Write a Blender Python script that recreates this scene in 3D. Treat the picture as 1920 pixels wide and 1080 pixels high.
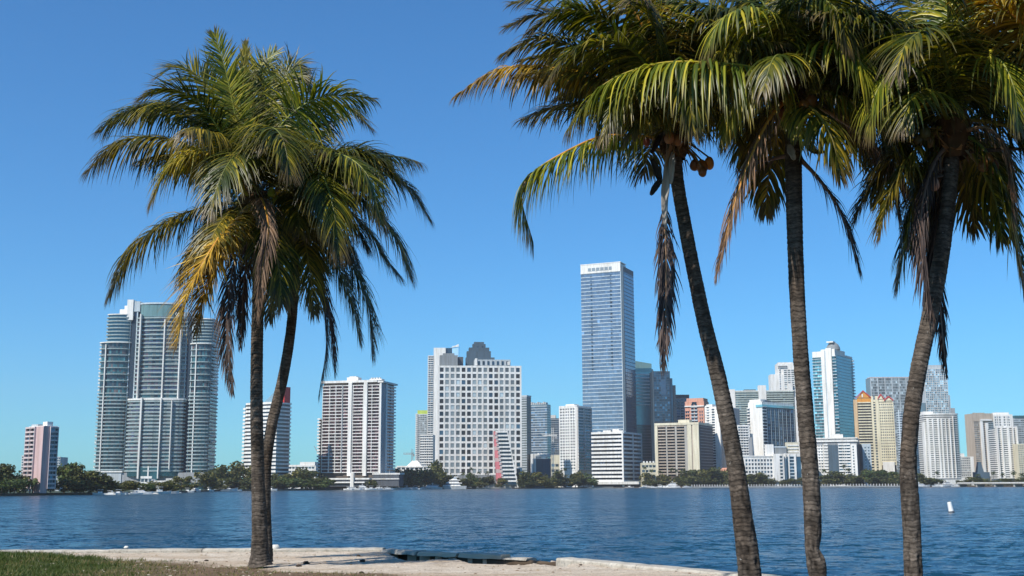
import bpy, math, random
import numpy as np
from mathutils import Vector, Matrix, noise, Euler
random.seed(7); RNG = np.random.default_rng(11)
for o in list(bpy.data.objects): bpy.data.objects.remove(o)
SC = bpy.context.scene
COL = SC.collection
R = math.radians
# ------------------------------------------------------------------ camera
FOC = 2200.0                                   # focal length in photo pixels (1920 wide)
EYE = Vector((0, 0, 1.5))
PITCH = math.atan((910.5 - 540) / FOC); ROLL = R(-0.25)
camd = bpy.data.cameras.new('camera'); cam = bpy.data.objects.new('camera', camd); COL.objects.link(cam)
camd.sensor_width = 36; camd.lens = 36 * FOC / 1920; camd.clip_end = 40000; camd.clip_start = .1
CM = Matrix.Rotation(math.pi / 2 + PITCH, 3, 'X') @ Matrix.Rotation(ROLL, 3, 'Z')
cam.matrix_world = Matrix.Translation(EYE) @ CM.to_4x4()
SC.camera = cam
# ------------------------------------------------------------------ sky, sun, exposure
SUN_EL, SUN_TX, SUN_TY = R(47), 0.69, 0.724      # elevation; horizontal direction the light travels
w = bpy.data.worlds.new("World"); SC.world = w; w.use_nodes = True
nt = w.node_tree; bg = nt.nodes['Background']
sky = nt.nodes.new('ShaderNodeTexSky'); sky.sky_type = 'NISHITA'; sky.sun_disc = False
sky.sun_elevation = SUN_EL; sky.sun_rotation = math.atan2(-SUN_TX, -SUN_TY)
sky.altitude = 0; sky.air_density = 1.0; sky.dust_density = 0.25; sky.ozone_density = 2.4
tn = nt.nodes.new('ShaderNodeMix'); tn.data_type = 'RGBA'; tn.blend_type = 'MULTIPLY'; tn.inputs[0].default_value = 1; tn.inputs[7].default_value = (.33, .82, 1.19, 1)
nt.links.new(sky.outputs[0], tn.inputs[6]); nt.links.new(tn.outputs[2], bg.inputs[0]); bg.inputs[1].default_value = 0.105
sd = bpy.data.lights.new('sun', 'SUN'); sd.energy = 5.0; sd.angle = R(.5); sd.color = (1, .95, .87)
sun = bpy.data.objects.new('sun', sd); COL.objects.link(sun)
ce = math.cos(SUN_EL)
sun.rotation_euler = Vector((SUN_TX * ce, SUN_TY * ce, -math.sin(SUN_EL))).to_track_quat('-Z', 'Y').to_euler()
SC.view_settings.view_transform = 'Standard'; SC.view_settings.look = 'None'
SC.view_settings.exposure = 0.28; SC.view_settings.gamma = 1; SC.view_settings.use_curve_mapping = False
SC.render.engine = 'CYCLES'
SC.cycles.max_bounces = 6; SC.cycles.transparent_max_bounces = 8; SC.cycles.volume_bounces = 0

def ray(px, py): return CM @ Vector(((px - 960) / FOC, (540 - py) / FOC, -1))
def at(px, py, D):
    d = ray(px, py); return EYE + d * (D / d.y)
def gnd(px, py, z):
    d = ray(px, py); return EYE + d * ((z - EYE.z) / d.z)
WATER = -2.0; LAND = -1.0
# ------------------------------------------------------------------ materials
MATS = {}
def newmat(name):
    m = bpy.data.materials.new(name); m.use_nodes = True
    n = m.node_tree.nodes; l = m.node_tree.links; p = n['Principled BSDF']
    return m, n, l, p
def mul(n, l, a, b, f=1.0, bt='MULTIPLY'):
    x = n.new('ShaderNodeMix'); x.data_type = 'RGBA'; x.blend_type = bt; x.inputs[0].default_value = f
    l.new(a, x.inputs[6]); 
    if isinstance(b, tuple): x.inputs[7].default_value = b
    else: l.new(b, x.inputs[7])
    return x.outputs[2]
def ramp(n, l, src, stops):
    r = n.new('ShaderNodeValToRGB'); l.new(src, r.inputs[0])
    e = r.color_ramp.elements
    e[0].position, e[0].color = stops[0]; e[1].position, e[1].color = stops[-1]
    for s in stops[1:-1]:
        q = e.new(s[0]); q.color = s[1]
    return r.outputs[0]
def g(v): return (v, v, v, 1)
def tex(n, l, scale, detail=4, vec=None, stretch=None, rough=.55):
    t = n.new('ShaderNodeTexNoise'); t.inputs['Scale'].default_value = scale; t.inputs['Detail'].default_value = detail
    t.inputs['Roughness'].default_value = rough
    if vec is None:
        geo = n.new('ShaderNodeNewGeometry'); vec = geo.outputs['Position']
    if stretch:
        mp = n.new('ShaderNodeMapping'); mp.inputs['Scale'].default_value = stretch; l.new(vec, mp.inputs[0]); vec = mp.outputs[0]
    l.new(vec, t.inputs['Vector']); return t.outputs[0]
def wallmat(name, c, rough=.75, var=.12, rnd=.06):
    m, n, l, p = newmat(name)
    rgb = n.new('ShaderNodeRGB'); rgb.outputs[0].default_value = (*c, 1)
    a = ramp(n, l, tex(n, l, .05, 5, stretch=(1, 1, .35)), [(.3, g(1 - var)), (.7, g(1 + var * .3))])
    st = ramp(n, l, tex(n, l, .5, 4, stretch=(1, 1, .06), rough=.7), [(.38, (.80, .78, .74, 1)), (.56, g(1))])
    b = ramp(n, l, tex(n, l, .6, 3), [(.3, g(.94)), (.7, g(1.0))])
    oi = n.new('ShaderNodeObjectInfo'); r = ramp(n, l, oi.outputs['Random'], [(0, g(1 - rnd)), (1, g(1))])
    x = mul(n, l, rgb.outputs[0], a); x = mul(n, l, x, b); x = mul(n, l, x, r); x = mul(n, l, x, st)
    l.new(x, p.inputs['Base Color']); p.inputs['Roughness'].default_value = rough
    p.inputs['Specular IOR Level'].default_value = .3
    MATS[name] = m; return m
def glassmat(name, c, metal=.55, rough=.12, lo=.4, hi=1.35, attr=False, curtain=.12):
    m, n, l, p = newmat(name)
    rgb = n.new('ShaderNodeRGB'); rgb.outputs[0].default_value = (*c, 1)
    if attr:
        at_ = n.new('ShaderNodeAttribute'); at_.attribute_name = 'tint'; src = at_.outputs['Fac']
    else:
        oi = n.new('ShaderNodeObjectInfo'); src = oi.outputs['Random']
    x = mul(n, l, rgb.outputs[0], ramp(n, l, src, [(0, g(lo)), (1 - curtain, g(hi)), (1 - curtain + .01, g(hi * 1.35)), (1, g(hi * 1.9))]))
    x = mul(n, l, x, ramp(n, l, tex(n, l, .03, 3), [(.35, g(.8)), (.65, g(1.15))]))
    l.new(x, p.inputs['Base Color']); p.inputs['Roughness'].default_value = rough; p.inputs['Metallic'].default_value = metal
    bmp = n.new('ShaderNodeBump'); bmp.inputs['Strength'].default_value = .05; bmp.inputs['Distance'].default_value = .4
    l.new(tex(n, l, .25, 2), bmp.inputs['Height']); l.new(bmp.outputs[0], p.inputs['Normal'])
    MATS[name] = m; return m
for nm, c in dict(white=(.84, .82, .78), offwhite=(.72, .70, .66), cream=(.72, .66, .5), yellowcream=(.78, .70, .50), pink=(.62, .44, .42),
                  pinkpale=(.66, .54, .52), rose=(.72, .22, .24), grey=(.36, .37, .38), palegrey=(.5, .54, .56), darkgrey=(.09, .1, .115),
                  slate=(.075, .12, .16), salmon=(.66, .33, .23), ochre=(.68, .48, .28), orange=(.75, .33, .06), red=(.6, .05, .05), lime=(.5, .62, .12), tan=(.5, .42, .34),
                  brown=(.13, .105, .085), bluewhite=(.55, .63, .68), inkblue=(.018, .045, .075), sealine=(.33, .41, .42), tealwall=(.14, .27, .29), concrete=(.42, .4, .36), shadeblue=(.12, .17, .24),
                  greenwhite=(.52, .58, .52), roofgrey=(.25, .27, .28), mulch=(.2, .14, .1)).items(): wallmat(nm, c)
for nm, c, kw in (('glass', (.09, .13, .17), {}), ('tealglass', (.06, .17, .2), dict(rough=.15)), ('blueglass', (.09, .16, .25), dict(rough=.12, metal=.4)), ('towerglass', (.16, .235, .32), dict(rough=.15, metal=.4, lo=.8, hi=1.1, curtain=.012)),
                  ('darkglass', (.03, .06, .09), dict(metal=.35)), ('deepblue', (.03, .085, .14), dict(metal=.4)), ('paleglass', (.34, .42, .46), {}),
                  ('greyglass', (.25, .27, .27), dict(metal=.3, rough=.25)), ('cyanglass', (.13, .3, .33), dict(metal=.35, rough=.2)), ('bronze', (.05, .045, .045), dict(metal=.3, rough=.25)), ('rosedark', (.16, .085, .085), dict(metal=.1, rough=.4, lo=.3, hi=1.6))):
    glassmat(nm, c, **kw); glassmat(nm + '_j', c, attr=True, **kw)
# ------------------------------------------------------------------ object helpers
def tag(o, label=None, cat=None, group=None, kind=None):
    if label: o['label'] = label
    if cat: o['category'] = cat
    if group: o['group'] = group
    if kind: o['kind'] = kind
    return o
def empty(name, loc, rz=0, label=None, cat=None, group=None):
    o = bpy.data.objects.new(name, None); COL.objects.link(o); o.location = loc; o.rotation_euler = (0, 0, rz)
    o.empty_display_size = .5
    return tag(o, label, cat, group)
def mesh_obj(name, v, f, mat, parent=None, smooth=False, kind=None, loc=None):
    me = bpy.data.meshes.new(name); me.from_pydata([tuple(x) for x in v], [], [tuple(x) for x in f]); me.update()
    for m in (mat if isinstance(mat, (list, tuple)) else [mat]): me.materials.append(MATS[m] if isinstance(m, str) else m)
    if smooth: me.polygons.foreach_set('use_smooth', [True] * len(me.polygons))
    o = bpy.data.objects.new(name, me); COL.objects.link(o)
    if parent is not None: o.parent = parent
    if loc is not None: o.location = loc
    if kind: o['kind'] = kind
    return o
def np_obj(name, V, Q, mat, parent=None, smooth=True, col=None, attrname='col'):
    """V (n,3) array, Q (m,4) or (m,3) int array, optional per-vertex rgb"""
    me = bpy.data.meshes.new(name); k = Q.shape[1]
    me.vertices.add(len(V)); me.vertices.foreach_set('co', np.asarray(V, np.float32).ravel())
    me.loops.add(len(Q) * k); me.loops.foreach_set('vertex_index', Q.astype(np.int32).ravel())
    me.polygons.add(len(Q)); me.polygons.foreach_set('loop_start', (np.arange(len(Q)) * k).astype(np.int32))
    me.polygons.foreach_set('loop_total', np.full(len(Q), k, np.int32))
    if smooth: me.polygons.foreach_set('use_smooth', np.ones(len(Q), bool))
    me.update(calc_edges=True); me.validate()
    me.materials.append(MATS[mat] if isinstance(mat, str) else mat)
    if col is not None:
        a = me.color_attributes.new(attrname, 'FLOAT_COLOR', 'POINT')
        c = np.ones((len(V), 4), np.float32); c[:, :3] = col; a.data.foreach_set('color', c.ravel())
    o = bpy.data.objects.new(name, me); COL.objects.link(o)
    if parent is not None: o.parent = parent
    return o
CV = [(0,0,0),(1,0,0),(1,1,0),(0,1,0),(0,0,1),(1,0,1),(1,1,1),(0,1,1)]
CF = [(0,3,2,1),(4,5,6,7),(0,1,5,4),(1,2,6,5),(2,3,7,6),(3,0,4,7)]
_cube = {}
def cube_mesh(m):
    if m not in _cube:
        me = bpy.data.meshes.new('block_' + m); me.from_pydata(CV, [], CF); me.materials.append(MATS[m]); _cube[m] = me
    return _cube[m]
def boxes_mesh(bs):
    v, f = [], []
    for (x0, x1, y0, y1, z0, z1) in bs:
        k = len(v)
        v += [(x0 + a * (x1 - x0), y0 + b * (y1 - y0), z0 + c * (z1 - z0)) for a, b, c in CV]
        f += [tuple(i + k for i in q) for q in CF]
    return v, f

m, n, l, p = newmat('mixpane'); MATS['mixpane'] = m
a_ = n.new('ShaderNodeAttribute'); a_.attribute_name = 'col'; l.new(mul(n, l, a_.outputs['Color'], ramp(n, l, tex(n, l, .2, 3), [(.3, g(.7)), (.7, g(1.2))])), p.inputs['Base Color']); p.inputs['Roughness'].default_value = .2; p.inputs['Metallic'].default_value = .25
# ------------------------------------------------------------------ water
m, n, l, p = newmat('water'); MATS['water'] = m
p.inputs['Roughness'].default_value = .22; p.inputs['IOR'].default_value = 1.333; p.inputs['Specular IOR Level'].default_value = .4
geo = n.new('ShaderNodeNewGeometry'); pos = geo.outputs['Position']
base = ramp(n, l, tex(n, l, .012, 4, pos, (.35, 1, 1)), [(.35, (.005, .030, .054, 1)), (.65, (.008, .044, .074, 1))])
l.new(base, p.inputs['Base Color'])
calm = ramp(n, l, tex(n, l, .02, 3, pos, (.12, 1.6, 1)), [(.42, g(1)), (.62, g(.55))])
def bump(n, l, h, dist, prev=None, st=1.0):
    b_ = n.new('ShaderNodeBump'); b_.inputs['Distance'].default_value = dist; b_.inputs['Strength'].default_value = st
    l.new(h, b_.inputs['Height'])
    if prev is not None: l.new(prev, b_.inputs['Normal'])
    return b_
def vm(op, a, b_=None):
    v_ = n.new('ShaderNodeVectorMath'); v_.operation = op; l.new(a, v_.inputs[0])
    if b_ is not None:
        if isinstance(b_, tuple): v_.inputs[1].default_value = b_
        else: l.new(b_, v_.inputs[1])
    return v_.outputs[0]
nrmv = geo.outputs['Normal']
for sc_, k_, st_ in ((1.3, 2.5, (.6, 1, 1)), (5.0, 2.3, (.7, 1, 1)), (.22, .9, (.5, 1, 1))):
    t_ = n.new('ShaderNodeTexNoise'); t_.inputs['Scale'].default_value = sc_; t_.inputs['Detail'].default_value = 2
    mp_ = n.new('ShaderNodeMapping'); mp_.inputs['Scale'].default_value = st_; l.new(pos, mp_.inputs[0]); l.new(mp_.outputs[0], t_.inputs['Vector'])
    c_ = vm('SUBTRACT', t_.outputs['Color'], (.5, .5, .5)); c_ = vm('MULTIPLY', c_, (k_ * 1.25, k_, 0)); c_ = vm('MULTIPLY', c_, calm); nrmv = vm('ADD', nrmv, c_)
l.new(vm('NORMALIZE', nrmv), p.inputs['Normal'])
# one sheet: fan-shaped grid whose spacing grows with distance, real waves near the shore, flat at its rim
ys = [15.0]
while ys[-1] < 5200: ys.append(ys[-1] + max(.085, .0052 * ys[-1] ** 1.08 * (1 if ys[-1] < 260 else 6)))
ys = np.array([-60, -20, 5] + ys); us = np.concatenate([[-40, -8, -2, -1.1], np.linspace(-.62, .62, 560), [1.1, 2, 8, 40]])
Yg, Ug = np.meshgrid(ys, us, indexing='ij'); Xg = Ug * np.maximum(np.abs(Yg), 100 * (np.abs(Ug) > .63) + np.abs(Yg) * (np.abs(Ug) <= .63)); Xg = np.clip(Xg, -4000, 4000)
Zg = np.zeros_like(Xg); wr_ = np.random.default_rng(5)
for i in range(46):
    lam = .42 * (6.5 ** (i / 45)); th_ = wr_.normal(1.25, .55); kx, ky = math.cos(th_) * 6.283 / lam, math.sin(th_) * 6.283 / lam
    fade = np.clip((lam - 2.2 * .0052 * np.abs(Yg) ** 1.08) / lam, 0, 1); s_ = np.sin(kx * Xg + ky * Yg + wr_.random() * 6.283 + .6 * np.sin(.13 * Xg + .21 * Yg + i))
    Zg += fade * lam * .0095 * (s_ + .35 * s_ * s_ - .17)
gust = .55 + .45 * np.sin(.11 * Xg + .9 * np.sin(.05 * Yg)) * np.sin(.17 * Yg + 1.3 * np.sin(.07 * Xg))
Zg *= (.75 + .5 * gust) * (np.abs(Ug) < .61) * (Yg > 15) * (Yg < 400)
nI = np.arange(Yg.size).reshape(Yg.shape); Qw = np.stack([nI[:-1, :-1], nI[:-1, 1:], nI[1:, 1:], nI[1:, :-1]], -1).reshape(-1, 4)
o = np_obj('water', np.stack([Xg, Yg, Zg + WATER], -1).reshape(-1, 3), Qw, 'water'); o['kind'] = 'structure'; print('water', Yg.shape)
# sea bed is not visible; far land
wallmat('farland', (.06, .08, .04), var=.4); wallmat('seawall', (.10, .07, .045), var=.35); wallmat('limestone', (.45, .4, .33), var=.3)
SH = [(-300, 932), (0, 930), (100, 928.5), (220, 927.3), (310, 926), (345, 923.5), (400, 921), (480, 920), (620, 919), (750, 918), (860, 916.8), (1000, 916), (1100, 915.3), (1200, 914.7), (1460, 913.6), (1700, 913), (1900, 912.6), (2100, 912.5), (2400, 912.5)]
SP = [gnd(x, y, WATER) for x, y in SH]
def shoreD(px):
    for (a, _), (b_, _), p0, p1 in zip(SH, SH[1:], SP, SP[1:]):
        if a <= px <= b_: t = (px - a) / (b_ - a); return p0.y + (p1.y - p0.y) * t
    return SP[-1].y
def extrude_strip(pts, off, z0, z1):                # vertical-sided strip along a polyline (offset away from viewer)
    v, f = [], []
    for q in pts:
        v += [(q[0], q[1], z0), (q[0], q[1], z1), (q[0], q[1] + off, z1), (q[0], q[1] + off, z0)]
    for i in range(len(pts) - 1):
        a = 4 * i; f += [(a, a + 4, a + 5, a + 1), (a + 1, a + 5, a + 6, a + 2), (a + 2, a + 6, a + 7, a + 3)]
    f += [(0, 1, 2, 3), (4 * len(pts) - 1, 4 * len(pts) - 2, 4 * len(pts) - 3, 4 * len(pts) - 4)]
    return v, f
S2 = [(p.x, p.y) for p in SP]
far = [(S2[0][0] - 3000, S2[0][1])] + S2 + [(S2[-1][0] + 3000, S2[-1][1])]
v = [(x, y + .5, LAND) for x, y in far] + [(x * (1 if abs(x) > 2000 else 4.2), 5200, LAND) for x, y in far]
k = len(far); v = [(x, y + .5, LAND) for x, y in far] + [(-9000 + 18000 * i / (k - 1), 12000, LAND) for i in range(k)]
mesh_obj('far_shore_ground', v, [(i, i + 1, k + i + 1, k + i) for i in range(k - 1)], 'farland', kind='structure')
sv, sf = extrude_strip(far, 1.2, WATER - 1, LAND + .15)
mesh_obj('far_seawall', sv, sf, 'seawall', kind='structure')
# pale quay stretches on the far side
def quay(x0, x1, label, h=.5, mat='limestone'):
    xs_ = np.linspace(x0, x1, 8); pts = []
    for x in xs_:
        D = shoreD(x) - .6; q = at(x, 915, D); pts.append((q.x, q.y))
    v, f = extrude_strip(pts, 4, WATER - 1, LAND + .15 + h)
    tag(mesh_obj('quay_wall', v, f, mat), label, 'quay wall')
quay(500, 520, 'short pale quay edge right of the twin palm trunks'); quay(535, 560, 'pale sandy landing on the far shore left of the round green tree')
quay(893, 960, 'long pale quay wall in front of the wedge-shaped building'); quay(1100, 1150, 'pale dock wall below the white mid-rise with long balconies')
# ------------------------------------------------------------------ near shore
edge = [(-40, 26.5), (-11.6, 28.4), (-6, 28.55), (-3.1, 28.6), (-1.9, 27.3), (-.6, 26.2), (.9, 24.9), (2.6, 22.0), (4.3, 19.2), (8, 13.2), (14, 3.5), (22, -9.5)]
def edgeY(x):
    for (a, ya_), (b_, yb_) in zip(edge, edge[1:]):
        if a <= x <= b_: return ya_ + (yb_ - ya_) * (x - a) / (b_ - a)
    return 26
def sm(a, b_, x): t = min(1, max(0, (x - a) / (b_ - a))); return t * t * (3 - 2 * t)
BRK0, BRK1 = -2.9, 1.15                              # broken stretch of the wall
def scallop(x):                                      # how far the erosion hollows bite inland
    return .9 + 1.5 * abs(math.sin((x - BRK0) * 1.9)) ** .7 + .25 * math.sin(x * 5)
def height(x, y):
    d = edgeY(x) - y                                 # distance inland
    z = .02 * noise.noise(Vector((x * .7, y * .7, 0))) + .012 * noise.noise(Vector((x * 3, y * 3, 3)))
    z += .30 * sm(-8.3, -12.5, x + .12 * (28 - y) * 0) * sm(1.2, 4.0, d) + .05 * sm(22.5, 20, y) - .03
    if BRK0 < x < BRK1:
        e = sm(BRK0, BRK0 + .25, x) * sm(BRK1, BRK1 - .35, x)
        z -= .5 * e * sm(scallop(x), scallop(x) * .35, d)
    z += .015 * noise.noise(Vector((x * 9, y * 9, 8)))
    return z
# grass boundary: grass lies where y < gline(x)
GL = [(-40, 30), (-11.3, 29.0), (-9.9, 27.2), (-8.1, 25.7), (-6.2, 24.4), (-4.6, 22.6), (-3.2, 21.6), (-2.2, 20.9), (-1.2, 19.5), (.5, 18.2), (3, 16.5), (8, 12), (22, -10)]
def gline(x):
    for (a, ya_), (b_, yb_) in zip(GL, GL[1:]):
        if a <= x <= b_: return ya_ + (yb_ - ya_) * (x - a) / (b_ - a)
    return 30
def grassy(x, y):
    n1 = noise.noise(Vector((x * .9, y * .9, 5))) * .9 + noise.noise(Vector((x * 3.1, y * 3.1, 2))) * .45
    return sm(-.35, .75, gline(x) - y + n1)
def lush(x, y): return sm(-6.0, -9.0, x + noise.noise(Vector((x * .5, y * .5, 7))) * 1.6 - (24 - y) * .2)
xs = np.concatenate([np.linspace(-40, -13, 28), np.arange(-12.9, 6.0, .07), np.linspace(6.05, 22, 60)])
ts = np.concatenate([np.arange(0, 3.2, .06), np.arange(3.2, 10, .1), np.linspace(10, 45, 24)])
V = np.zeros((len(xs) * len(ts), 3)); C = np.zeros((len(V), 3)); i = 0
for x in xs:
    ey = edgeY(x)
    for t in ts:
        y = ey - t; V[i] = (x, y, height(x, y)); gr = grassy(x, y); C[i] = (gr, lush(x, y), 0); i += 1
nx, nt_ = len(xs), len(ts)
I = np.arange(nx * nt_).reshape(nx, nt_); Q = np.stack([I[:-1, :-1], I[:-1, 1:], I[1:, 1:], I[1:, :-1]], -1).reshape(-1, 4)
m, n, l, p = newmat('shore'); MATS['shore'] = m
geo = n.new('ShaderNodeNewGeometry'); pos = geo.outputs['Position']
at_ = n.new('ShaderNodeAttribute'); at_.attribute_name = 'col'; sep = n.new('ShaderNodeSeparateColor'); l.new(at_.outputs['Color'], sep.inputs[0])
sand = ramp(n, l, tex(n, l, 2.5, 8, pos, rough=.7), [(.3, (.46, .37, .27, 1)), (.5, (.64, .54, .42, 1)), (.72, (.74, .66, .54, 1))])
sand = mul(n, l, sand, ramp(n, l, tex(n, l, 38, 3, pos), [(.36, g(.55)), (.46, g(1)), (.8, g(1.08))]))
sand = mul(n, l, sand, ramp(n, l, tex(n, l, .6, 4, pos, (.5, 1.6, 1)), [(.35, (.82, .76, .7, 1)), (.6, g(1))]))
soil = ramp(n, l, tex(n, l, 9, 6, pos, rough=.75), [(.3, (.07, .045, .025, 1)), (.5, (.17, .11, .065, 1)), (.7, (.36, .27, .18, 1))])
gr_ = ramp(n, l, tex(n, l, 6, 6, pos, rough=.7), [(.3, (.03, .04, .01, 1)), (.6, (.085, .10, .025, 1)), (.8, (.2, .17, .07, 1))])
mx = n.new('ShaderNodeMix'); mx.data_type = 'RGBA'; l.new(sep.outputs[1], mx.inputs[0]); l.new(soil, mx.inputs[6]); l.new(gr_, mx.inputs[7])
my = n.new('ShaderNodeMix'); my.data_type = 'RGBA'; l.new(sep.outputs[0], my.inputs[0]); l.new(sand, my.inputs[6]); l.new(mx.outputs[2], my.inputs[7])
l.new(my.outputs[2], p.inputs['Base Color']); p.inputs['Roughness'].default_value = .95; p.inputs['Specular IOR Level'].default_value = .15
b_ = bump(n, l, tex(n, l, 14, 6, pos, rough=.75), .06); l.new(b_.outputs[0], p.inputs['Normal'])
o = np_obj('sandy_shore', V, Q, 'shore', col=C); o['kind'] = 'structure'
# bank below the edge (hidden side of the wall) closes the ground down to the water bed
bx = [(x, edgeY(x)) for x in np.linspace(-40, 22, 140)]
v, f = [], []
for x, y in bx: v += [(x, y + .02, height(x, y) - .005), (x, y + .5, WATER - .8)]
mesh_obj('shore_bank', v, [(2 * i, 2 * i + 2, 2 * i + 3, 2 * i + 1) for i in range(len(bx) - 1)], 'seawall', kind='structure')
# concrete
m, n, l, p = newmat('capconcrete'); MATS['capconcrete'] = m
geo = n.new('ShaderNodeNewGeometry'); pos = geo.outputs['Position']; oi = n.new('ShaderNodeObjectInfo')
c = ramp(n, l, tex(n, l, 3, 8, pos, rough=.7), [(.3, (.30, .26, .2, 1)), (.5, (.46, .42, .35, 1)), (.75, (.58, .54, .47, 1))])
c = mul(n, l, c, ramp(n, l, tex(n, l, 22, 4, pos), [(.33, g(.6)), (.48, g(1))])); c = mul(n, l, c, ramp(n, l, oi.outputs['Random'], [(0, g(.82)), (1, g(1.05))]))
l.new(c, p.inputs['Base Color']); p.inputs['Roughness'].default_value = .9
wallmat('shadewarmed', (.58, .46, .34), var=.35)  # concrete warmed in colour to offset the bluish shade on these blocks
b_ = bump(n, l, tex(n, l, 18, 6, pos, rough=.75), .03); l.new(b_.outputs[0], p.inputs['Normal'])
def slab(parent, a, b2, wd, z0, z1, name='cap_stone', wob=.012, mat='capconcrete', seed=0):
    """rough stone between two plan points"""
    rr = random.Random(seed); a = Vector((*a, 0)); b2 = Vector((*b2, 0)); d = (b2 - a); L = d.length; d.normalize(); nn = Vector((d.y, -d.x, 0))
    K = max(2, int(L / .25)); v, f = [], []
    for i in range(K + 1):
        q = a + d * (L * i / K)
        prof = [(-.02, z0), (0, z1 - .025), (.03, z1), (wd - .03, z1), (wd, z1 - .03), (wd + .01, z0)]
        for u, z in prof: v.append((q.x + nn.x * (u + rr.uniform(-wob, wob)), q.y + nn.y * (u + rr.uniform(-wob, wob)), z + rr.uniform(-wob, wob) * .7))
    for i in range(K):
        for j in range(5): f.append((6 * i + j, 6 * i + j + 1, 6 * i + 7 + j, 6 * i + 6 + j))
    f += [(5, 4, 3, 2, 1, 0), tuple(6 * K + j for j in range(6))]
    return mesh_obj(name, v, f, mat, parent)
wl = empty('seawall', (-11.6, 28.4, 0), 0, 'weathered concrete seawall cap along the left stretch of the sandy edge', 'seawall'); 
def along(x): return (x, edgeY(x) + .32)
def caprun(root, x0, x1, L, seed, zt=.045):
    x = x0; k = 0
    while x < x1 - .05:
        xe = min(x + L * random.uniform(.8, 1.15), x1)
        if x1 - xe < .6: xe = x1
        # keep to straight pieces between edge corners
        for ex, _ in edge:
            if x + .15 < ex < xe: xe = ex; break
        a, b2 = along(x + .008), along(xe - .008); o = slab(root, a, b2, .42, -.55, zt + random.uniform(-.008, .008), seed=seed + k)
        o.location = (-root.location.x, -root.location.y, 0); x = xe; k += 1
caprun(wl, -38, -3.05, 2.4, 1)
wr = empty('seawall', (1.2, 24.6, 0), 0, 'concrete seawall cap running toward the viewer right of the washed out gap', 'seawall')
caprun(wr, 1.22, 20, 2.2, 60, .05)
wb = empty('broken_seawall', (-1, 26, 0), 0, 'broken middle stretch of seawall with leftover concrete blocks above dark hollows', 'seawall')
blk = [(-2.86, -2.0, .03), (-1.96, -1.05, .02), (-.98, -.05, .03), (0, .5, -.02)]
for i, (x0, x1, zt) in enumerate(blk):
    o = slab(wb, (x0, edgeY(x0) + .3), (x1, edgeY(x1) + .3), .34, -.06, zt, 'cap_stone', .022, 'shadewarmed' if i in (1, 2) else 'capconcrete', seed=90 + i); o.location = (1, -26, 0)
for i, x0 in enumerate((-2.8, -2.42, -2.12, -1.72, -1.42, -.98, -.62, -.12, .18, .46, .8)):
    yy = edgeY(x0) + .26; wd_ = .13 + .09 * ((i * 7) % 3); o = slab(wb, (x0, yy), (x0 + wd_, yy - .02), .3, -.9, -.065, 'support_block', .02, 'shadewarmed', seed=120 + i); o.location = (1, -26, 0)
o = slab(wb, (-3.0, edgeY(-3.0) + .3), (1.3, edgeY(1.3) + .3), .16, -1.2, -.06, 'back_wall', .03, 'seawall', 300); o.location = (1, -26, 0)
# white bag/stone, dark weed tufts, pebbles and litter on the sand
def rock(name, c, r, mat, label, cat, group=None, sq=.6, seed=0, kind=None):
    bm_v, bm_f = [], []; K, J = 10, 6; rr = random.Random(seed)
    for j in range(J + 1):
        ph = math.pi * j / J
        for k in range(K):
            th = 2 * math.pi * k / K; d = Vector((math.sin(ph) * math.cos(th), math.sin(ph) * math.sin(th), math.cos(ph)))
            s = r * (1 + .35 * noise.noise(d * 1.7 + Vector((seed, 0, 0)))); bm_v.append((d.x * s * 1.25, d.y * s, d.z * s * sq))
    for j in range(J):
        for k in range(K): bm_f.append((j * K + k, (j + 1) * K + k, (j + 1) * K + (k + 1) % K, j * K + (k + 1) % K))
    o = mesh_obj(name, bm_v, bm_f, mat, smooth=True); o.location = c; return tag(o, label, cat, group, kind)
q = gnd(515, 1028, .05); rock('white_stone', (q.x, q.y, .06), .11, 'white', 'white rounded stone on the sand just right of the twin palm trunks', 'stone', sq=.7, seed=3)
q = gnd(237, 1029, .03); rock('white_stone', (q.x, q.y, .06), .05, 'white', 'tiny white stone on the seawall cap left of the twin palms', 'stone', sq=.8, seed=5)
m, n, l, p = newmat('weed'); MATS['weed'] = m; p.inputs['Base Color'].default_value = (.035, .022, .014, 1); p.inputs['Roughness'].default_value = .9
for i, (px, py, s, lb) in enumerate([(574, 1055, .09, 'dark clump of dried weed nearest the twin palm trunks on the sand'), (560, 1060, .08, 'dark weed clump lowest on the sand right of the trunks'), (680, 1051, .08, 'upright dark weed clump on the trunk shadow line'), (672, 1042, .06, 'small dark weed clump on the upper shadow line'),
                                     (368, 1052, .05, 'small dark pebble on the sand left of the twin palms, nearer the grass'), (387, 1049.5, .06, 'small dark pebble on the sand left of the twin palms, farther right'), (1089, 1058, .04, 'tiny dark twig standing on the sand right of the washed out gap'), (678, 1075, .06, 'dark clump in the brown soil at the bottom edge')]):
    s *= .62; q = gnd(px, py, 0); rock('weed_clump', (q.x, q.y, height(q.x, q.y) + s * .3), s, 'weed', lb, 'weed', 'dark weed clumps on the sand', sq=.7, seed=20 + i)
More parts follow.
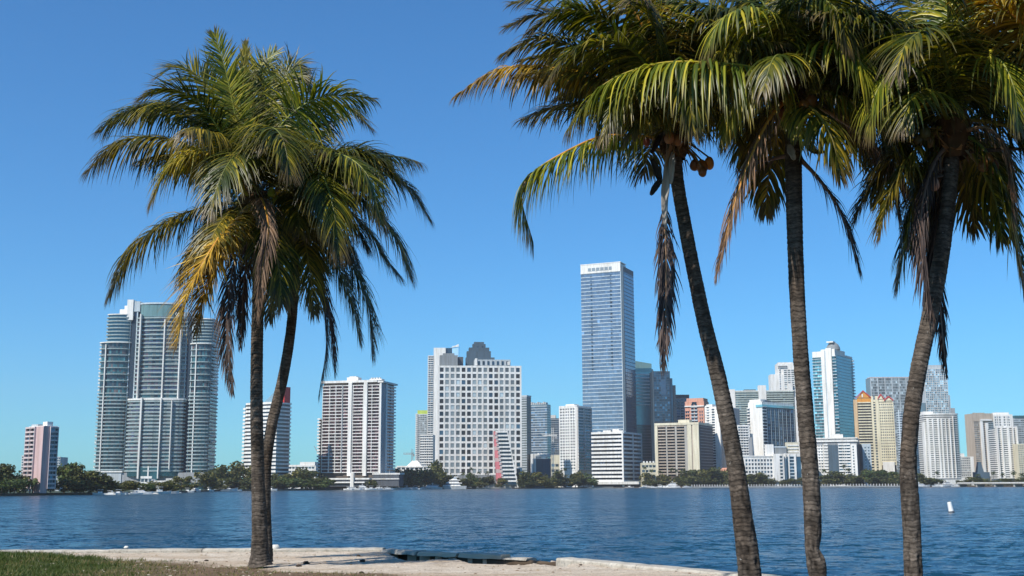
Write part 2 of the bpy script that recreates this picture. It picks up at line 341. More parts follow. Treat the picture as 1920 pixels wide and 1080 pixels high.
# pebbles & litter as one uncountable layer
vv, ff, cc = [], [], []
for i in range(2600):
    x = random.uniform(-12, 3.5); y = random.uniform(18.5, 28.2)
    if y > edgeY(x) - .15: continue
    gr = grassy(x, y); lit = random.random()
    if (gr < .3 and lit > .28) or (gr >= .3 and lit > .45): continue
    z = height(x, y); s = random.uniform(.008, .026); a = random.random() * 6.28; k = len(vv)
    for j in range(4): vv.append((x + s * math.cos(a + j * 1.57) * (1 if j % 2 else 1.6), y + s * math.sin(a + j * 1.57), z + .004))
    vv.append((x, y, z + s * .8)); ff += [(k, k + 1, k + 4), (k + 1, k + 2, k + 4), (k + 2, k + 3, k + 4), (k + 3, k, k + 4)]
    t = random.random(); c = (.42, .36, .28) if t < .45 else ((.16, .1, .06) if t < .8 else (.3, .2, .1)); cc += [c] * 5
def attrmat(name, rough=.9, trans=0.0, spec=.2):
    m, n, l, p = newmat(name); MATS[name] = m
    a = n.new('ShaderNodeAttribute'); a.attribute_name = 'col'; l.new(a.outputs['Color'], p.inputs['Base Color'])
    p.inputs['Roughness'].default_value = rough; p.inputs['Specular IOR Level'].default_value = spec
    if trans:
        tr = n.new('ShaderNodeBsdfTranslucent'); ms = n.new('ShaderNodeMixShader'); ms.inputs[0].default_value = trans
        br = n.new('ShaderNodeMix'); br.data_type = 'RGBA'; br.blend_type = 'MULTIPLY'; br.inputs[0].default_value = 1; l.new(a.outputs['Color'], br.inputs[6]); br.inputs[7].default_value = (1.6, 1.7, .8, 1)
        l.new(br.outputs[2], tr.inputs[0]); l.new(p.outputs[0], ms.inputs[1]); l.new(tr.outputs[0], ms.inputs[2]); l.new(ms.outputs[0], n['Material Output'].inputs[0])
    return m
attrmat('litter'); attrmat('grassblade', .6, .25, .3); attrmat('leaf', .38, .25, .36); attrmat('treeleaf', .6, .2, .3); attrmat('deadleaf', .55, .15, .3)
F = np.array(ff); o = np_obj('ground_litter', np.array(vv), F, 'litter', smooth=False, col=np.array(cc)); tag(o, 'pale shell bits and brown leaf scraps scattered over sand and soil', 'litter', kind='stuff')
# grass blades
vv, ff, cc = [], [], []
for i in range(80000):
    x = random.uniform(-13.5, 2.5); y = random.uniform(18.6, 28.6)
    if y > edgeY(x) - .05 or x < -y * .47: continue
    gr = grassy(x, y) * sm(-.42, .1, noise.noise(Vector((x * 1.7, y * 1.7, 11))) + .5 * noise.noise(Vector((x * 5, y * 5, 4)))); lu = lush(x, y)
    if random.random() > gr * (.25 + .75 * lu): continue
    z = height(x, y); h = random.uniform(.03, .085) * (.6 + .6 * lu) * (1.5 if random.random() < .04 else 1); a = random.random() * 6.28; wd = .008; k = len(vv)
    dx, dy = math.cos(a), math.sin(a); bx_, by_ = random.gauss(0, .5) * h, random.gauss(0, .5) * h
    vv += [(x - dx * wd, y - dy * wd, z), (x + dx * wd, y + dy * wd, z), (x + bx_, y + by_, z + h)]; ff.append((k, k + 1, k + 2))
    t = random.random() + (1 - lu) * .5 + .5 * noise.noise(Vector((x * 1.2, y * 1.2, 1)))
    c = (.045, .075, .012) if t < .5 else ((.085, .10, .02) if t < .95 else (.22, .17, .07)); cc += [c] * 3
o = np_obj('grass', np.array(vv), np.array(ff), 'grassblade', smooth=False, col=np.array(cc)); tag(o, 'short patchy green and straw coloured grass at the lower left', 'grass', kind='stuff')
print('grass', len(ff))
# ------------------------------------------------------------------ buildings
class Bld:
    """box building: local x runs along the front (left to right), local y away from the viewer, origin at left front ground corner"""
    def __init__(s, name, label, cat, L, C, Rr, ytop, D, th=12, depth=25, ym=None, ybot=905, group=None):
        th = R(th); ym = ym or (ytop + 890) / 2; s.ym, s.D, s.C = ym, D, C
        p1 = at(C, ym, D); s.c, s.s = math.cos(th), math.sin(th); s.p1 = p1
        s.W = s.a(L)
        if Rr is None or Rr == C: s.Dp = depth
        else:
            d = ray(Rr, ym); s.Dp = (p1.y * d.x - p1.x * d.y) / (s.s * d.y - s.c * d.x)
            if s.Dp < 4 or s.Dp > 90: print('DEPTH', name, label, round(s.Dp, 1)); s.Dp = min(max(s.Dp, 8), 90)
        p0 = (p1.x - s.W * s.c, p1.y + s.W * s.s)
        s.root = empty(name, (p0[0], p0[1], LAND), -th, label, cat, group)
        s.T = s.Z(ytop)
    def a(s, px):
        d = ray(px, s.ym); return (s.p1.x * d.y - s.p1.y * d.x) / (s.c * d.y + s.s * d.x)
    def X(s, px): return s.W - s.a(px)
    def Z(s, py): return at(s.C, py, s.D).z - LAND
    def box(s, name, x0, x1, y0, y1, z0, z1, mat, parent=None):
        o = bpy.data.objects.new(name, cube_mesh(mat)); COL.objects.link(o); o.parent = parent or s.root
        o.location = (x0, y0, z0); o.scale = (x1 - x0, y1 - y0, z1 - z0); return o
    def mesh(s, name, v, f, mat, **k): return mesh_obj(name, v, f, mat, s.root, **k)
    def body(s, mat='glass', z1=None, name='wall', ins=0.0):
        return s.box(name, ins, s.W - ins, ins, s.Dp - ins, 0, z1 or s.T, mat)
    def fb(s, name, xl, xr, yt, yb, o0, o1, mat):      # front element given in photo pixels, from o0 to o1 metres in front
        return s.box(name, s.X(xl), s.X(xr), -o1, -o0, max(0, s.Z(yb)), s.Z(yt), mat)
    def mp(s, face, u0, u1, o0, o1, z0, z1):
        if face == 'F': return (u0, u1, -o1, -o0, z0, z1)
        if face == 'R': return (s.W + o0, s.W + o1, u0, u1, z0, z1)
        return (-o1, -o0, u0, u1, z0, z1)
    def facade(s, face, u0, u1, z0, z1, n, m=0, band=.4, out=1.2, bm='white', gm='glass', fins=(), finw=.5, finm=None, fout=None,
               each=False, bname='balcony', pname='window', marg=.12, top=True, skip=0.0, base=0.0):
        h = (z1 - z0) / n
        if band:
            for i in range(n + (1 if top else 0)):
                s.box(bname, *s.mp(face, u0, u1, base - .3, base + out, z0 + i * h, z0 + i * h + band * h), bm)
        if isinstance(fins, int): fins = [k / fins for k in range(fins + 1)] if fins else ()
        for k in fins:
            c = u0 + k * (u1 - u0)
            s.box('pier', *s.mp(face, c - finw / 2, c + finw / 2, base - .2, base + (fout if fout else out + .06), z0 - .07, z1 + band * h + .07), finm or bm)
        if m:
            wu = (u1 - u0) / m; cells = []
            for i in range(n):
                for j in range(m):
                    if skip and random.random() < skip: continue
                    cells.append(s.mp(face, u0 + (j + marg) * wu, u0 + (j + 1 - marg) * wu, base + .02, base + .12, z0 + (i + band + .02) * h, z0 + (i + 1) * h - .02 * h))
            if each:
                for c in cells[:300]: s.box(pname, *c, gm)
                cells = cells[300:]
            if cells:
                v, f = boxes_mesh(cells); o = s.mesh('window_panes', v, f, gm + '_j', kind='stuff')
                t = np.repeat(RNG.random(len(cells)), 8).astype(np.float32)
                a_ = o.data.attributes.new('tint', 'FLOAT', 'POINT'); a_.data.foreach_set('value', t)
    def ff(s, xl, xr, yt, yb, n, m=0, **k):           # front facade by photo pixels
        s.facade('F', s.X(xl), s.X(xr), max(0, s.Z(yb)), s.Z(yt), n, m, **k)
    def rf(s, yt, yb, n, m=0, u0=.35, u1=None, **k):
        s.facade('R', u0, (u1 or s.Dp), max(0, s.Z(yb)), s.Z(yt), n, m, **k)
    def prism(s, name, pts, z0, z1, mat, n=1, t=None, smooth=False):
        k = len(pts); v = [(x, y, 0) for x, y in pts] + [(x, y, 1) for x, y in pts]
        f = [tuple(range(k))[::-1], tuple(range(k, 2 * k))] + [(i, (i + 1) % k, k + (i + 1) % k, k + i) for i in range(k)]
        o = s.mesh(name, v, f, mat); o.location = (0, 0, z0)
        if t is None: o.scale = (1, 1, z1 - z0); return o
        o.scale = (1, 1, t)
        for i in range(1, n):
            c = o.copy(); COL.objects.link(c); c.parent = s.root; c.location = (0, 0, z0 + (z1 - z0) * i / n)
        return o
def arc(x0, x1, bulge, back, k=10, y=0):
    """footprint: bulging front from (x0,y) to (x1,y), closed at depth back"""
    c = (x0 + x1) / 2; r = (x1 - x0) / 2
    return [(c - r * math.cos(math.pi * i / k), y - bulge * math.sin(math.pi * i / k)) for i in range(k + 1)] + [(x1, back), (x0, back)]
TEALP = [(.03, .09, .11), (.05, .14, .16), (.09, .2, .21), (.03, .05, .07), (.10, .11, .12), (.16, .12, .12)]
MIXP = [(.03, .07, .10), (.05, .12, .14), (.14, .09, .10), (.10, .10, .16), (.12, .13, .12), (.20, .19, .18), (.03, .04, .06)]
DARKP = [(.03, .04, .05), (.06, .08, .09), (.10, .12, .12), (.16, .16, .15), (.05, .09, .10)]
def arc_panes(b, pts, z0, z1, n, div=2, pal=TEALP, off=.12, seed=0):
    """glazing on a curved front: one pane per storey and facet, each with its own curtains and tint"""
    rs = random.Random(seed); V, F_, C = [], [], []; q = outset(pts, off)[:-2]; h = (z1 - z0) / n
    for i in range(n):
        row = rs.choice(pal)
        for (xa, ya_), (xb, yb_) in zip(q, q[1:]):
            for j in range(div):
                t0, t1 = (j + .04) / div, (j + .96) / div; k = len(V); c = rs.choice(pal) if rs.random() < .5 else row; f_ = rs.uniform(.7, 1.3)
                for t, z in ((t0, z0 + i * h), (t1, z0 + i * h), (t1, z0 + (i + 1) * h), (t0, z0 + (i + 1) * h)):
                    V.append((xa + (xb - xa) * t, ya_ + (yb_ - ya_) * t, z)); C.append([v_ * f_ for v_ in c])
                F_.append((k, k + 1, k + 2, k + 3))
    o = np_obj('window_panes', np.array(V), np.array(F_), 'mixpane', b.root, smooth=False, col=np.array(C)); o['kind'] = 'stuff'
def outset(pts, d):
    cx = sum(p[0] for p in pts) / len(pts); cy = sum(p[1] for p in pts) / len(pts)
    q = []
    for x, y in pts:
        l = math.hypot(x - cx, y - cy); q.append((x + (x - cx) / l * d, y + (y - cy) / l * d))
    return q

# pink tower on the left point
b = Bld('apartment_tower', 'narrow pink apartment tower among trees at the far left shore', 'building', 49, 79, 106, 800, 545, 38)
Wm, T = b.W, b.T
b.box('wall', .4, Wm - .01, .4, b.Dp, 1.8, T, 'pinkpale')
xs = b.X(66)
b.box('wall', xs, Wm + .2, -.1, b.Dp * .45, .0, T + .25, 'pink')
b.facade('F', 0, xs * .98, 2.0, T - .6, 14, 3, band=.38, out=.9, bm='pinkpale', gm='glass', fins=2, finw=.3)
b.facade('R', b.Dp * .46, b.Dp, 2.0, T - .6, 14, 3, band=.36, out=.8, bm='pinkpale', gm='deepblue', fins=1, finw=.3)  # deep blue panes carry the bluish shadow of this side
b.box('roof', .1, Wm - .1, .6, b.Dp - .1, T + .002, T + .5, 'white')
b.box('penthouse', xs * .2, xs * .9, 1, 4, T, T + 1.4, 'palegrey')
b.box('penthouse', xs * 1.2, Wm * .95, b.Dp * .3, b.Dp * .7, T + .5, b.Z(790), 'white')
for k in range(4):
    b.box('column', k * Wm / 3.3, k * Wm / 3.3 + .5, .3, .8, 0, 1.8, 'pinkpale')
b = Bld('apartment_block', 'tiny white block showing just left of the pink tower', 'building', 40, 47, None, 855, 900, 5, depth=12)
b.body('offwhite'); b.ff(40, 47, 856, 895, 8, 2, band=.4, out=.4, bm='offwhite', marg=.2)
b = Bld('apartment_block', 'tiny pale block showing just right of the pink tower', 'building', 105, 113, None, 857, 900, 5, depth=12)
b.body('palegrey'); b.ff(105, 113, 858, 895, 8, 2, band=.4, out=.4, bm='palegrey', marg=.2)

# big curved twin-slot tower
b = Bld('residential_tower', 'broad teal glass tower with curved balconies and two dark vertical slots', 'building', 183, 399, None, 600, 1150, 0, depth=34, ym=740)
X, Z = b.X, b.Z
lobL = arc(X(186), X(238), 5, 26); lobR = arc(X(357), X(394.5), 5, 26)
for lob, x0, x1, yt2, yt1 in ((lobL, 186, 238, 591, 643), (lobR, 357, 397, 600, 646)):
    b.prism('wall', lob, 0, Z(yt1), 'tealglass')
    up = arc(X(x0 + (10 if x0 < 300 else 4)), X(x1 - (0 if x0 < 300 else 2)), 4, 24)
    b.prism('wall', up, Z(yt1), Z(yt2), 'tealglass')
    b.prism('balcony', outset(up, 1.6), Z(yt1) + .5, Z(yt2) + .4, 'sealine', n=8, t=1.2)
    b.prism('balcony', outset(up, 1.0), Z(yt2) + .3, 0, 'white', n=1, t=1.0)
    b.prism('balcony', outset(lob, 2.0), Z(888), Z(738), 'sealine', n=22, t=1.15)
    b.prism('balcony', outset(lob, 1.5), Z(738), Z(yt1), 'sealine', n=8, t=.9)
    b.prism('balcony', outset(lob, 2.2), Z(yt1), 0, 'white', n=1, t=.9)
    for k in range(22):                       # short balconies wrapping the outer side
        xx = X(x0) - 2.6 if x0 < 300 else X(x1) - .6
        b.box('balcony', xx, xx + 2.7, 2, 16, Z(738) + k * (Z(yt1) - Z(738)) / 14.6 if k < 15 else Z(888) + (k - 14) * 6, (Z(738) + k * (Z(yt1) - Z(738)) / 14.6 if k < 15 else Z(888) + (k - 14) * 6) + 1.3, 'white')
arc_panes(b, lobL, Z(888), Z(643), 36, 2, seed=1); arc_panes(b, lobR, Z(888), Z(646), 36, 2, seed=2)
for xp in (197, 367):
    b.box('pier', X(xp), X(xp) + .9, -6.6 if xp < 300 else -6.4, -3, 0, Z(646), 'white')
# slots with their piers
for x0, x1 in ((238, 251), (345, 357)):
    b.fb('dark_glass_slot', x0 + 2, x1 - 1, 592, 905, -8, .8, 'inkblue')
    b.fb('pier', x0 - .2, x0 + 1.6, 585, 905, -6, 1.1, 'bluewhite'); b.fb('pier', x1 - .8, x1 + 1.2, 585, 905, -6, 1.6, 'bluewhite')
b.fb('crown_wall', 232, 243.5, 562, 600, -24, 3, 'white'); b.fb('crown_wall', 243.7, 256, 565, 584, -22, 2, 'bluewhite')
b.box('penthouse', X(214), X(236), 4, 20, Z(596), Z(578), 'white')
b.box('penthouse', X(222), X(234), 5, 18, Z(578), Z(571), 'white')
b.fb('penthouse', 243, 253, 584, 592, -18, -.5, 'deepblue')
ctr = arc(X(252), X(346), 5, 30)
b.prism('wall', ctr, 0, Z(594), 'tealglass')
b.prism('crown_wall', arc(X(256), X(322), 5, 26), Z(594), Z(570), 'tealwall')
b.prism('roof', outset(arc(X(256), X(322), 5, 26), .8), Z(571), Z(568), 'bluewhite')
b.prism('crown_wall', arc(X(322), X(346), 3, 26), Z(594), Z(586), 'bluewhite')
b.prism('balcony', outset(ctr, 1.7), Z(748), Z(590), 'sealine', n=20, t=1.25)
arc_panes(b, ctr, Z(748), Z(594), 20, 2, MIXP, seed=3)
for xp, y0 in ((260, 590), (306, 600), (336, 620)): b.fb('pier', xp, xp + 2.2, y0, 748, 3, 7.6, 'white')
lowc = arc(X(246), X(348), 7, 5, y=-5)
b.prism('wall', lowc, Z(893), Z(752), 'tealglass')
arc_panes(b, lowc, Z(884), Z(752), 20, 2, MIXP, seed=4)
b.prism('balcony', outset(lowc, 1.5), Z(884), Z(748), 'sealine', n=20, t=1.4)
b.prism('roof', outset(lowc, 1.7), Z(751), Z(748), 'white')
for xp in (272.5, 309.5): b.fb('pier', xp, xp + (3 if xp < 300 else 1.8), 747 if xp < 300 else 748, 897, 9, 14.6, 'white')
b.fb('pier', 329, 330.5, 752, 880, 8, 13.2, 'white')
b.fb('entrance_glass', 275.6, 309, 876, 900, 8, 12.6, 'tealglass'); b.fb('pier', 291, 293.4, 874, 900, 12.62, 13.6, 'white')
b.fb('podium', 176, 240, 884, 905, -3, 8.4, 'palegrey'); b.fb('podium', 240, 400, 886, 905, -10, 7.6, 'grey')
b.fb('podium', 174, 242, 882.5, 885, -4, 9.2, 'white')
b = Bld('pavilion', 'low white pool pavilion between the trees below the broad teal tower', 'building', 262, 333, None, 898, 1080, 0, depth=10)
b.ff(264, 285, 897, 908, 1, 3, band=.4, out=.6); b.box('wall', b.X(264), b.X(286), 0, 9, 0, b.T, 'white'); b.box('wall', b.X(311), b.X(332), 0, 9, 0, b.Z(897), 'offwhite')
b.box('wall', b.X(287), b.X(310), 1, 9, 0, b.Z(901), 'white')

# striped stepped tower behind the twin palms
b = Bld('striped_tower', 'white and dark blue striped tower with red fin behind the twin palm trunks', 'building', 458, 518, 543, 757, 1140, 30, ym=820)
X, Z = b.X, b.Z
b.body('darkglass', Z(757)); n = 19; h = (Z(757) - Z(893)) / n
b.facade('F', X(461), b.W + 1.5, Z(893), Z(757), n, 0, band=.55, out=1.5, bm='white', bname='floor_band')
b.facade('F', X(458) - 1, X(461) - .05, Z(893), Z(766), n - 1, 0, band=.55, out=1.8, bm='white', bname='floor_band')
b.facade('R', .4, b.Dp, Z(893), Z(757), n, 0, band=.42, out=1.5, bm='white', bname='floor_band')
v = [(X(488), 1, Z(757)), (X(512), 1, Z(757)), (X(512), 1, Z(733)), (X(488), 14, Z(757)), (X(512), 14, Z(757)), (X(512), 14, Z(733))]
b.mesh('sloped_skylight', v, [(0, 1, 2), (3, 5, 4), (0, 2, 5, 3), (1, 4, 5, 2), (0, 3, 4, 1)], 'paleglass')
b.box('penthouse', X(512) + .1, b.W - 1, 2, b.Dp - 2, Z(757), Z(745), 'slate')
b.box('red_fin', b.W - 3, b.W + 1.2, b.Dp * .45, b.Dp * .9, Z(757), Z(724), 'red')

# pink balcony tower
b = Bld('balcony_tower', 'tall white framed tower with deep reddish balconies right of the twin palms', 'building', 602, 714, 741, 720, 1180, 14, ym=800)
X, Z = b.X, b.Z; T = Z(716)
b.box('wall', 1.5, b.W - 1.5, 1.5, b.Dp - 1.5, 0, T, 'brown'); n = 27; zb = Z(886)
def cells(b, xl, xr, m, out, name='balcony', bm='white', y0=None, fins=None, band=.23, gm='rosedark'):
    b.facade('F', b.X(xl), b.X(xr), zb, Z(722), n, m, band=band, out=out, bm=bm, gm=gm, fins=fins if fins is not None else 1, finw=.4, bname=name, marg=.1, base=-1.4)
cells(b, 604, 617, 3, 1.8); cells(b, 617.6, 641, 4, 2.6, fins=[0, .5, 1]); cells(b, 641.6, 652.5, 2, 1.6)
cells(b, 660, 681.5, 5, 1.8, fins=[.05, .95]); cells(b, 689, 711, 5, 1.8, fins=[.35, .98])
for x0, x1 in ((653, 659.4), (682, 688.4)): b.fb('pier', x0, x1, 716, 892, -1.2, 1.6, 'white')
b.fb('pier', 711.3, 714.4, 718, 890, -1.2, .6, 'white')
b.facade('F', X(596), X(601.5), zb, Z(785), 17, 0, band=.5, out=1.4, bm='white'); b.box('wall', X(597), X(603), 1.5, 12, 0, Z(784), 'brown')
b.box('wall', b.W - 1.4, b.W + .1, .8, b.Dp * .3, 0, T, 'grey')  # flank in shade, its darkness put into the grey colour
b.box('pier', b.W - .5, b.W + .9, b.Dp * .31, b.Dp * .38, 0, T, 'white')
b.facade('R', b.Dp * .39, b.Dp + 1, zb, Z(722), n, 2, band=.42, out=1.7, bm='white', gm='deepblue', base=-1.4, fins=[0.02])
b.box('roof', -.3, b.W * .93, -.6, b.Dp, T + .01, T + 2.3, 'white'); b.box('roof', b.W * .931, b.W + 2, .2, b.Dp + 1, T - .5, T + 1.2, 'offwhite')
b.box('penthouse', X(646), X(667), 4, 14, T + 2.3, Z(705), 'white'); b.box('penthouse', X(650), X(663), 5, 12, Z(705), Z(703), 'offwhite')
b.box('penthouse', X(688), X(711), 5, 14, T + 2.3, Z(709), 'white')
for k in range(4): b.box('roof_vent', X(690 + k * 5), X(692.6 + k * 5), 6, 9, Z(709), Z(706.5), 'offwhite')
b.fb('podium', 625, 700, 896, 899, 2, 9, 'white'); b.fb('podium', 627, 698, 899, 912, 3, 8, 'darkgrey')
b.fb('podium', 625, 692, 903, 905.4, 8.2, 10, 'white'); b.fb('pier', 666, 672, 886, 915, 8, 11, 'white')
b.fb('podium', 700.5, 752, 887, 890, -12, 1.9, 'offwhite'); b.fb('podium', 701, 750, 890, 912, -12, 1.5, 'darkgrey')
b.fb('podium', 701, 751, 897, 899, 1.6, 2.4, 'offwhite')
# low white roofs behind trees
b = Bld('low_building', 'low white stepped building behind the trees right of the striped tower', 'building', 540, 592, None, 868, 1500, 8, depth=20)
b.body('white', b.Z(873)); b.box('roof', b.X(562), b.X(590), 0.2, 15, b.Z(873), b.Z(866), 'white'); b.ff(541, 590, 875, 890, 2, 8, band=.5, out=.4)
b = Bld('low_building', 'low white villa with pyramid roof above the trees left of the grid facade hotel', 'building', 741, 795, None, 874, 1420, 4, depth=20)
b.body('white', b.Z(876)); b.ff(744, 793, 876, 890, 2, 6, band=.4, out=.4)
zc = b.Z(876); x0, x1 = b.X(760), b.X(792)
b.mesh('roof', [(x0, -1, zc), (x1, -1, zc), (x1, 18, zc), (x0, 18, zc), (x0 + 7, 8, b.Z(863.5)), (x1 - 7, 8, b.Z(863.5))], [(0, 1, 5, 4), (1, 2, 5), (2, 3, 4, 5), (3, 0, 4)], 'white')

# lime capped tower and its white neighbour
b = Bld('residential_tower', 'slim far tower with a lime green roof box', 'building', 779, 803, None, 776, 1800, 6, depth=22)
X, Z = b.X, b.Z; b.body('palegrey'); b.ff(783.5, 803, 778, 885, 30, 5, band=.3, out=.3, bm='palegrey', fins=5, finw=.5, gm='greyglass'); b.ff(779, 783, 777, 885, 30, 0, band=.4, out=1.6, bm='white')
b.box('roof_box', X(782), X(802), 1, 15, b.T, Z(769), 'lime')
b = Bld('apartment_block', 'white mid-rise standing in front of the lime topped tower', 'building', 787, 812, None, 815, 1650, 4, depth=20)
b.body('white'); b.ff(787, 812, 817, 885, 14, 6, band=.45, out=.8)

# grid hotel
b = Bld('hotel_tower', 'large white hotel with a square window grid and dark stepped rooftop', 'building', 822.5, 976.5, None, 687, 1440, -5, depth=40, ym=790)
X, Z = b.X, b.Z; b.body('palegrey', Z(688)); n, m = 17, 15; z0, z1 = Z(889), Z(688)
for i in range(n + 1): b.box('floor_band', -.5, b.W + .5, -.9, .3, z0 + (z1 - z0) * i / n - 1.2, z0 + (z1 - z0) * i / n + 1.2, 'white')
for j in range(m + 1):
    c = b.W * j / m; b.box('pier', c - 1.05, c + 1.05, -1.0, .2, 0, z1 + 1.27, 'white')
wu = b.W / m; hh = (z1 - z0) / n
for i in range(n):
    for j in range(m):
        dk = j in (0, 4, 5, 9, 10, 14)
        x_, z_ = j * wu, z0 + i * hh
        if dk:
            b.box('window', x_ + 1.1, x_ + wu - 1.1, -.35, -.05, z_ + 1.25, z_ + hh - 1.25, 'bronze' if (i + j) % 3 else 'darkglass')
        else: b.box('window', x_ + 1.5, x_ + wu - 1.5, -.35, -.05, z_ + 1.6, z_ + hh - 1.3, 'greyglass')
b.facade('L', 0.4, 16, z0, z1, n * 2, 3, band=.4, out=.7, bm='white', fins=3, finw=.8)
rt = Z(687) + 1.3
for xl, xr, yt, d0, d1, mt in ((824, 858, 666, 4, 20, 'roofgrey'), (830, 852, 662, 6, 18, 'roofgrey'), (859, 869, 668, 10, 24, 'darkgrey'), (890, 958, 674, 3, 20, 'palegrey'), (891, 895, 672, 2, 8, 'white'),
                              (875, 930, 667, 21, 38, 'slate'), (877, 923, 655, 22.1, 37, 'slate'), (881, 920, 648, 23, 36, 'slate'), (888, 913, 641, 24, 35, 'slate'), (891, 910, 637, 25, 34, 'slate')):
    b.box('rooftop_block', X(xl), X(xr), d0, d1, rt, Z(yt), mt)
for xp in (897, 906): b.box('rooftop_fin', X(xp), X(xp) + 1.4, 23.6, 24.2, Z(672), Z(645), 'darkglass')
for k in range(7): b.box('roof_vent', X(896 + 9 * k), X(900 + 9 * k), 2.5, 3.1, Z(684), Z(677), 'darkglass')
b.fb('roof_vent', 952, 957, 678, 684, -6, -2, 'white')
b.fb('podium', 800, 990, 890, 905, -6, 4, 'roofgrey')

b = Bld('residential_tower', 'tall white tower with thin balconies peeking out left behind the grid hotel', 'building', 801.5, 836, None, 660, 1750, 3, depth=30, ym=770)
X, Z = b.X, b.Z; b.body('offwhite', Z(667)); b.ff(802, 812, 668, 885, 52, 2, band=.35, out=1.6, bm='white'); b.fb('wall', 812.5, 835, 652, 885, -10, .6, 'white')
b.box('penthouse', X(835), X(847), 4, 20, Z(690), Z(652), 'darkglass'); b.box('penthouse', X(847), X(859), 2, 20, Z(690), Z(648), 'paleglass')
b.mesh('crown_wall', [(X(844), 1, Z(652)), (X(859.5), 1, Z(650)), (X(859.5), 1, Z(645)), (X(844), 2, Z(652)), (X(859.5), 2, Z(650)), (X(859.5), 2, Z(645))], [(0, 1, 2), (3, 5, 4), (0, 2, 5, 3), (1, 4, 5, 2), (0, 3, 4, 1)], 'white')

# pink wedge of terraces
b = Bld('terraced_building', 'small wedge-shaped building with pink zigzag flank and white terraces', 'building', 925, 971, None, 808, 1395, 0, depth=18, ym=860)
X, Z = b.X, b.Z; n = 14
for i in range(n):
    za, zc = Z(908 - i * 7.1), Z(908 - (i + 1) * 7.1); k = i / n
    xr = 971 - 20 * k; xm = 943 - 14 * k; xl = 930 - 5 * k
    b.box('floor', X(xm), X(xr - 1), .8, 16, za, zc, 'darkglass')
    b.box('terrace', X(xm - 1), X(xr - .5), -.8, 15, zc - 1.5, zc + .01 - 1.5 + 1.9, 'white')
    b.box('pink_step', X(xl), X(xm + (3 if i % 2 else 1)), -.2 - .05 * (i % 2), 15.2, za, zc + .02, 'rose' if i % 3 else 'pink')
    b.box('pink_step', X(xm - 2), X(xm + 2.2), -1.5, 1, za + .4, za + 2.4, 'pinkpale')
v = [(X(952), -.6, Z(806)), (X(950), -.6, Z(806)), (X(970), -.6, LAND), (X(972.5), -.6, LAND)]; v += [(x, 14, z) for x, y, z in v]
b.mesh('sloped_wall', v, [(0, 1, 2, 3), (4, 7, 6, 5), (0, 3, 7, 4), (1, 5, 6, 2), (0, 4, 5, 1)], 'offwhite')

b = Bld('office_tower', 'slim dark grey banded tower touching the right edge of the grid hotel', 'building', 976, 988, 996, 744, 1560, 30)
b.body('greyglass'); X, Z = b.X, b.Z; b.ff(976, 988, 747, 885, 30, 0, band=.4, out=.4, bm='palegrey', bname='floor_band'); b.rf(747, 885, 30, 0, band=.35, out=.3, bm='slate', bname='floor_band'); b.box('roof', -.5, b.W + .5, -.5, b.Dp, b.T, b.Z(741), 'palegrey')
b = Bld('office_tower', 'pale blue-grey glass tower with white rooftop fins right of the grid hotel', 'building', 996, 1026, 1033, 758, 1950, 25)
b.body('paleglass'); b.ff(996, 1026, 762, 885, 26, 8, band=.3, out=.3, bm='palegrey', bname='floor_band', gm='blueglass'); b.rf(762, 885, 26, 0, band=.35, out=.3, bm='palegrey', bname='floor_band')
for k in range(8): b.box('rooftop_fin', b.W * k / 8, b.W * k / 8 + 1.2, 0, 10, b.T, b.Z(753 + (k % 3)), 'white')
b = Bld('office_tower', 'dark blue-grey far tower behind the tower crane', 'building', 1031, 1051, None, 784, 2100, 6, depth=25)
b.body('slate'); b.ff(1031, 1051, 787, 885, 24, 6, band=.3, out=.3, bm='grey', bname='floor_band', gm='deepblue'); b.box('penthouse', b.X(1031), b.X(1042), 2, 20, b.T, b.Z(778), 'offwhite')
b = Bld('low_building', 'small grey warehouse with white end wall below the tower crane', 'building', 995, 1033, None, 858, 1560, 0, depth=20)
X, Z = b.X, b.Z; b.body('slate', Z(860)); b.fb('wall', 995, 1005, 851, 890, -8, .4, 'white'); b.fb('wall', 1005, 1033, 852, 856, -8, .6, 'white'); b.fb('pier', 1000, 1001.6, 851, 888, .42, .7, 'grey')
for k in range(4): b.box('roof_vent', X(1008 + 6 * k), X(1011 + 6 * k), 1, 4, Z(852), Z(849.5), 'white')
b = Bld('low_building', 'low cream block at the foot of the white tower right of the crane', 'building', 1033, 1056, None, 853, 1640, 0, depth=20)
b.body('cream'); b.ff(1033, 1056, 870, 890, 2, 3, band=.5, out=.3, bm='cream')

b = Bld('apartment_tower', 'white apartment tower left of the tallest tower with shaded balcony side', 'building', 1049.5, 1082, 1109, 762, 1620, 35)
X, Z = b.X, b.Z; b.body('white'); b.ff(1050, 1079, 765, 882, 21, 6, band=.45, out=.5, bm='white', gm='darkglass', marg=.2, fins=[0, .36, .64, 1], finw=1.6)
b.rf(765, 882, 21, 2, band=.4, out=1.8, bm='offwhite', gm='deepblue', fins=[.02, .5, .98]); b.box('penthouse', b.W * .3, b.W * .8, 3, 15, b.T, Z(757), 'white'); b.box('roof', -.4, b.W + .5, -.4, b.Dp, b.T, b.T + 1.4, 'white')

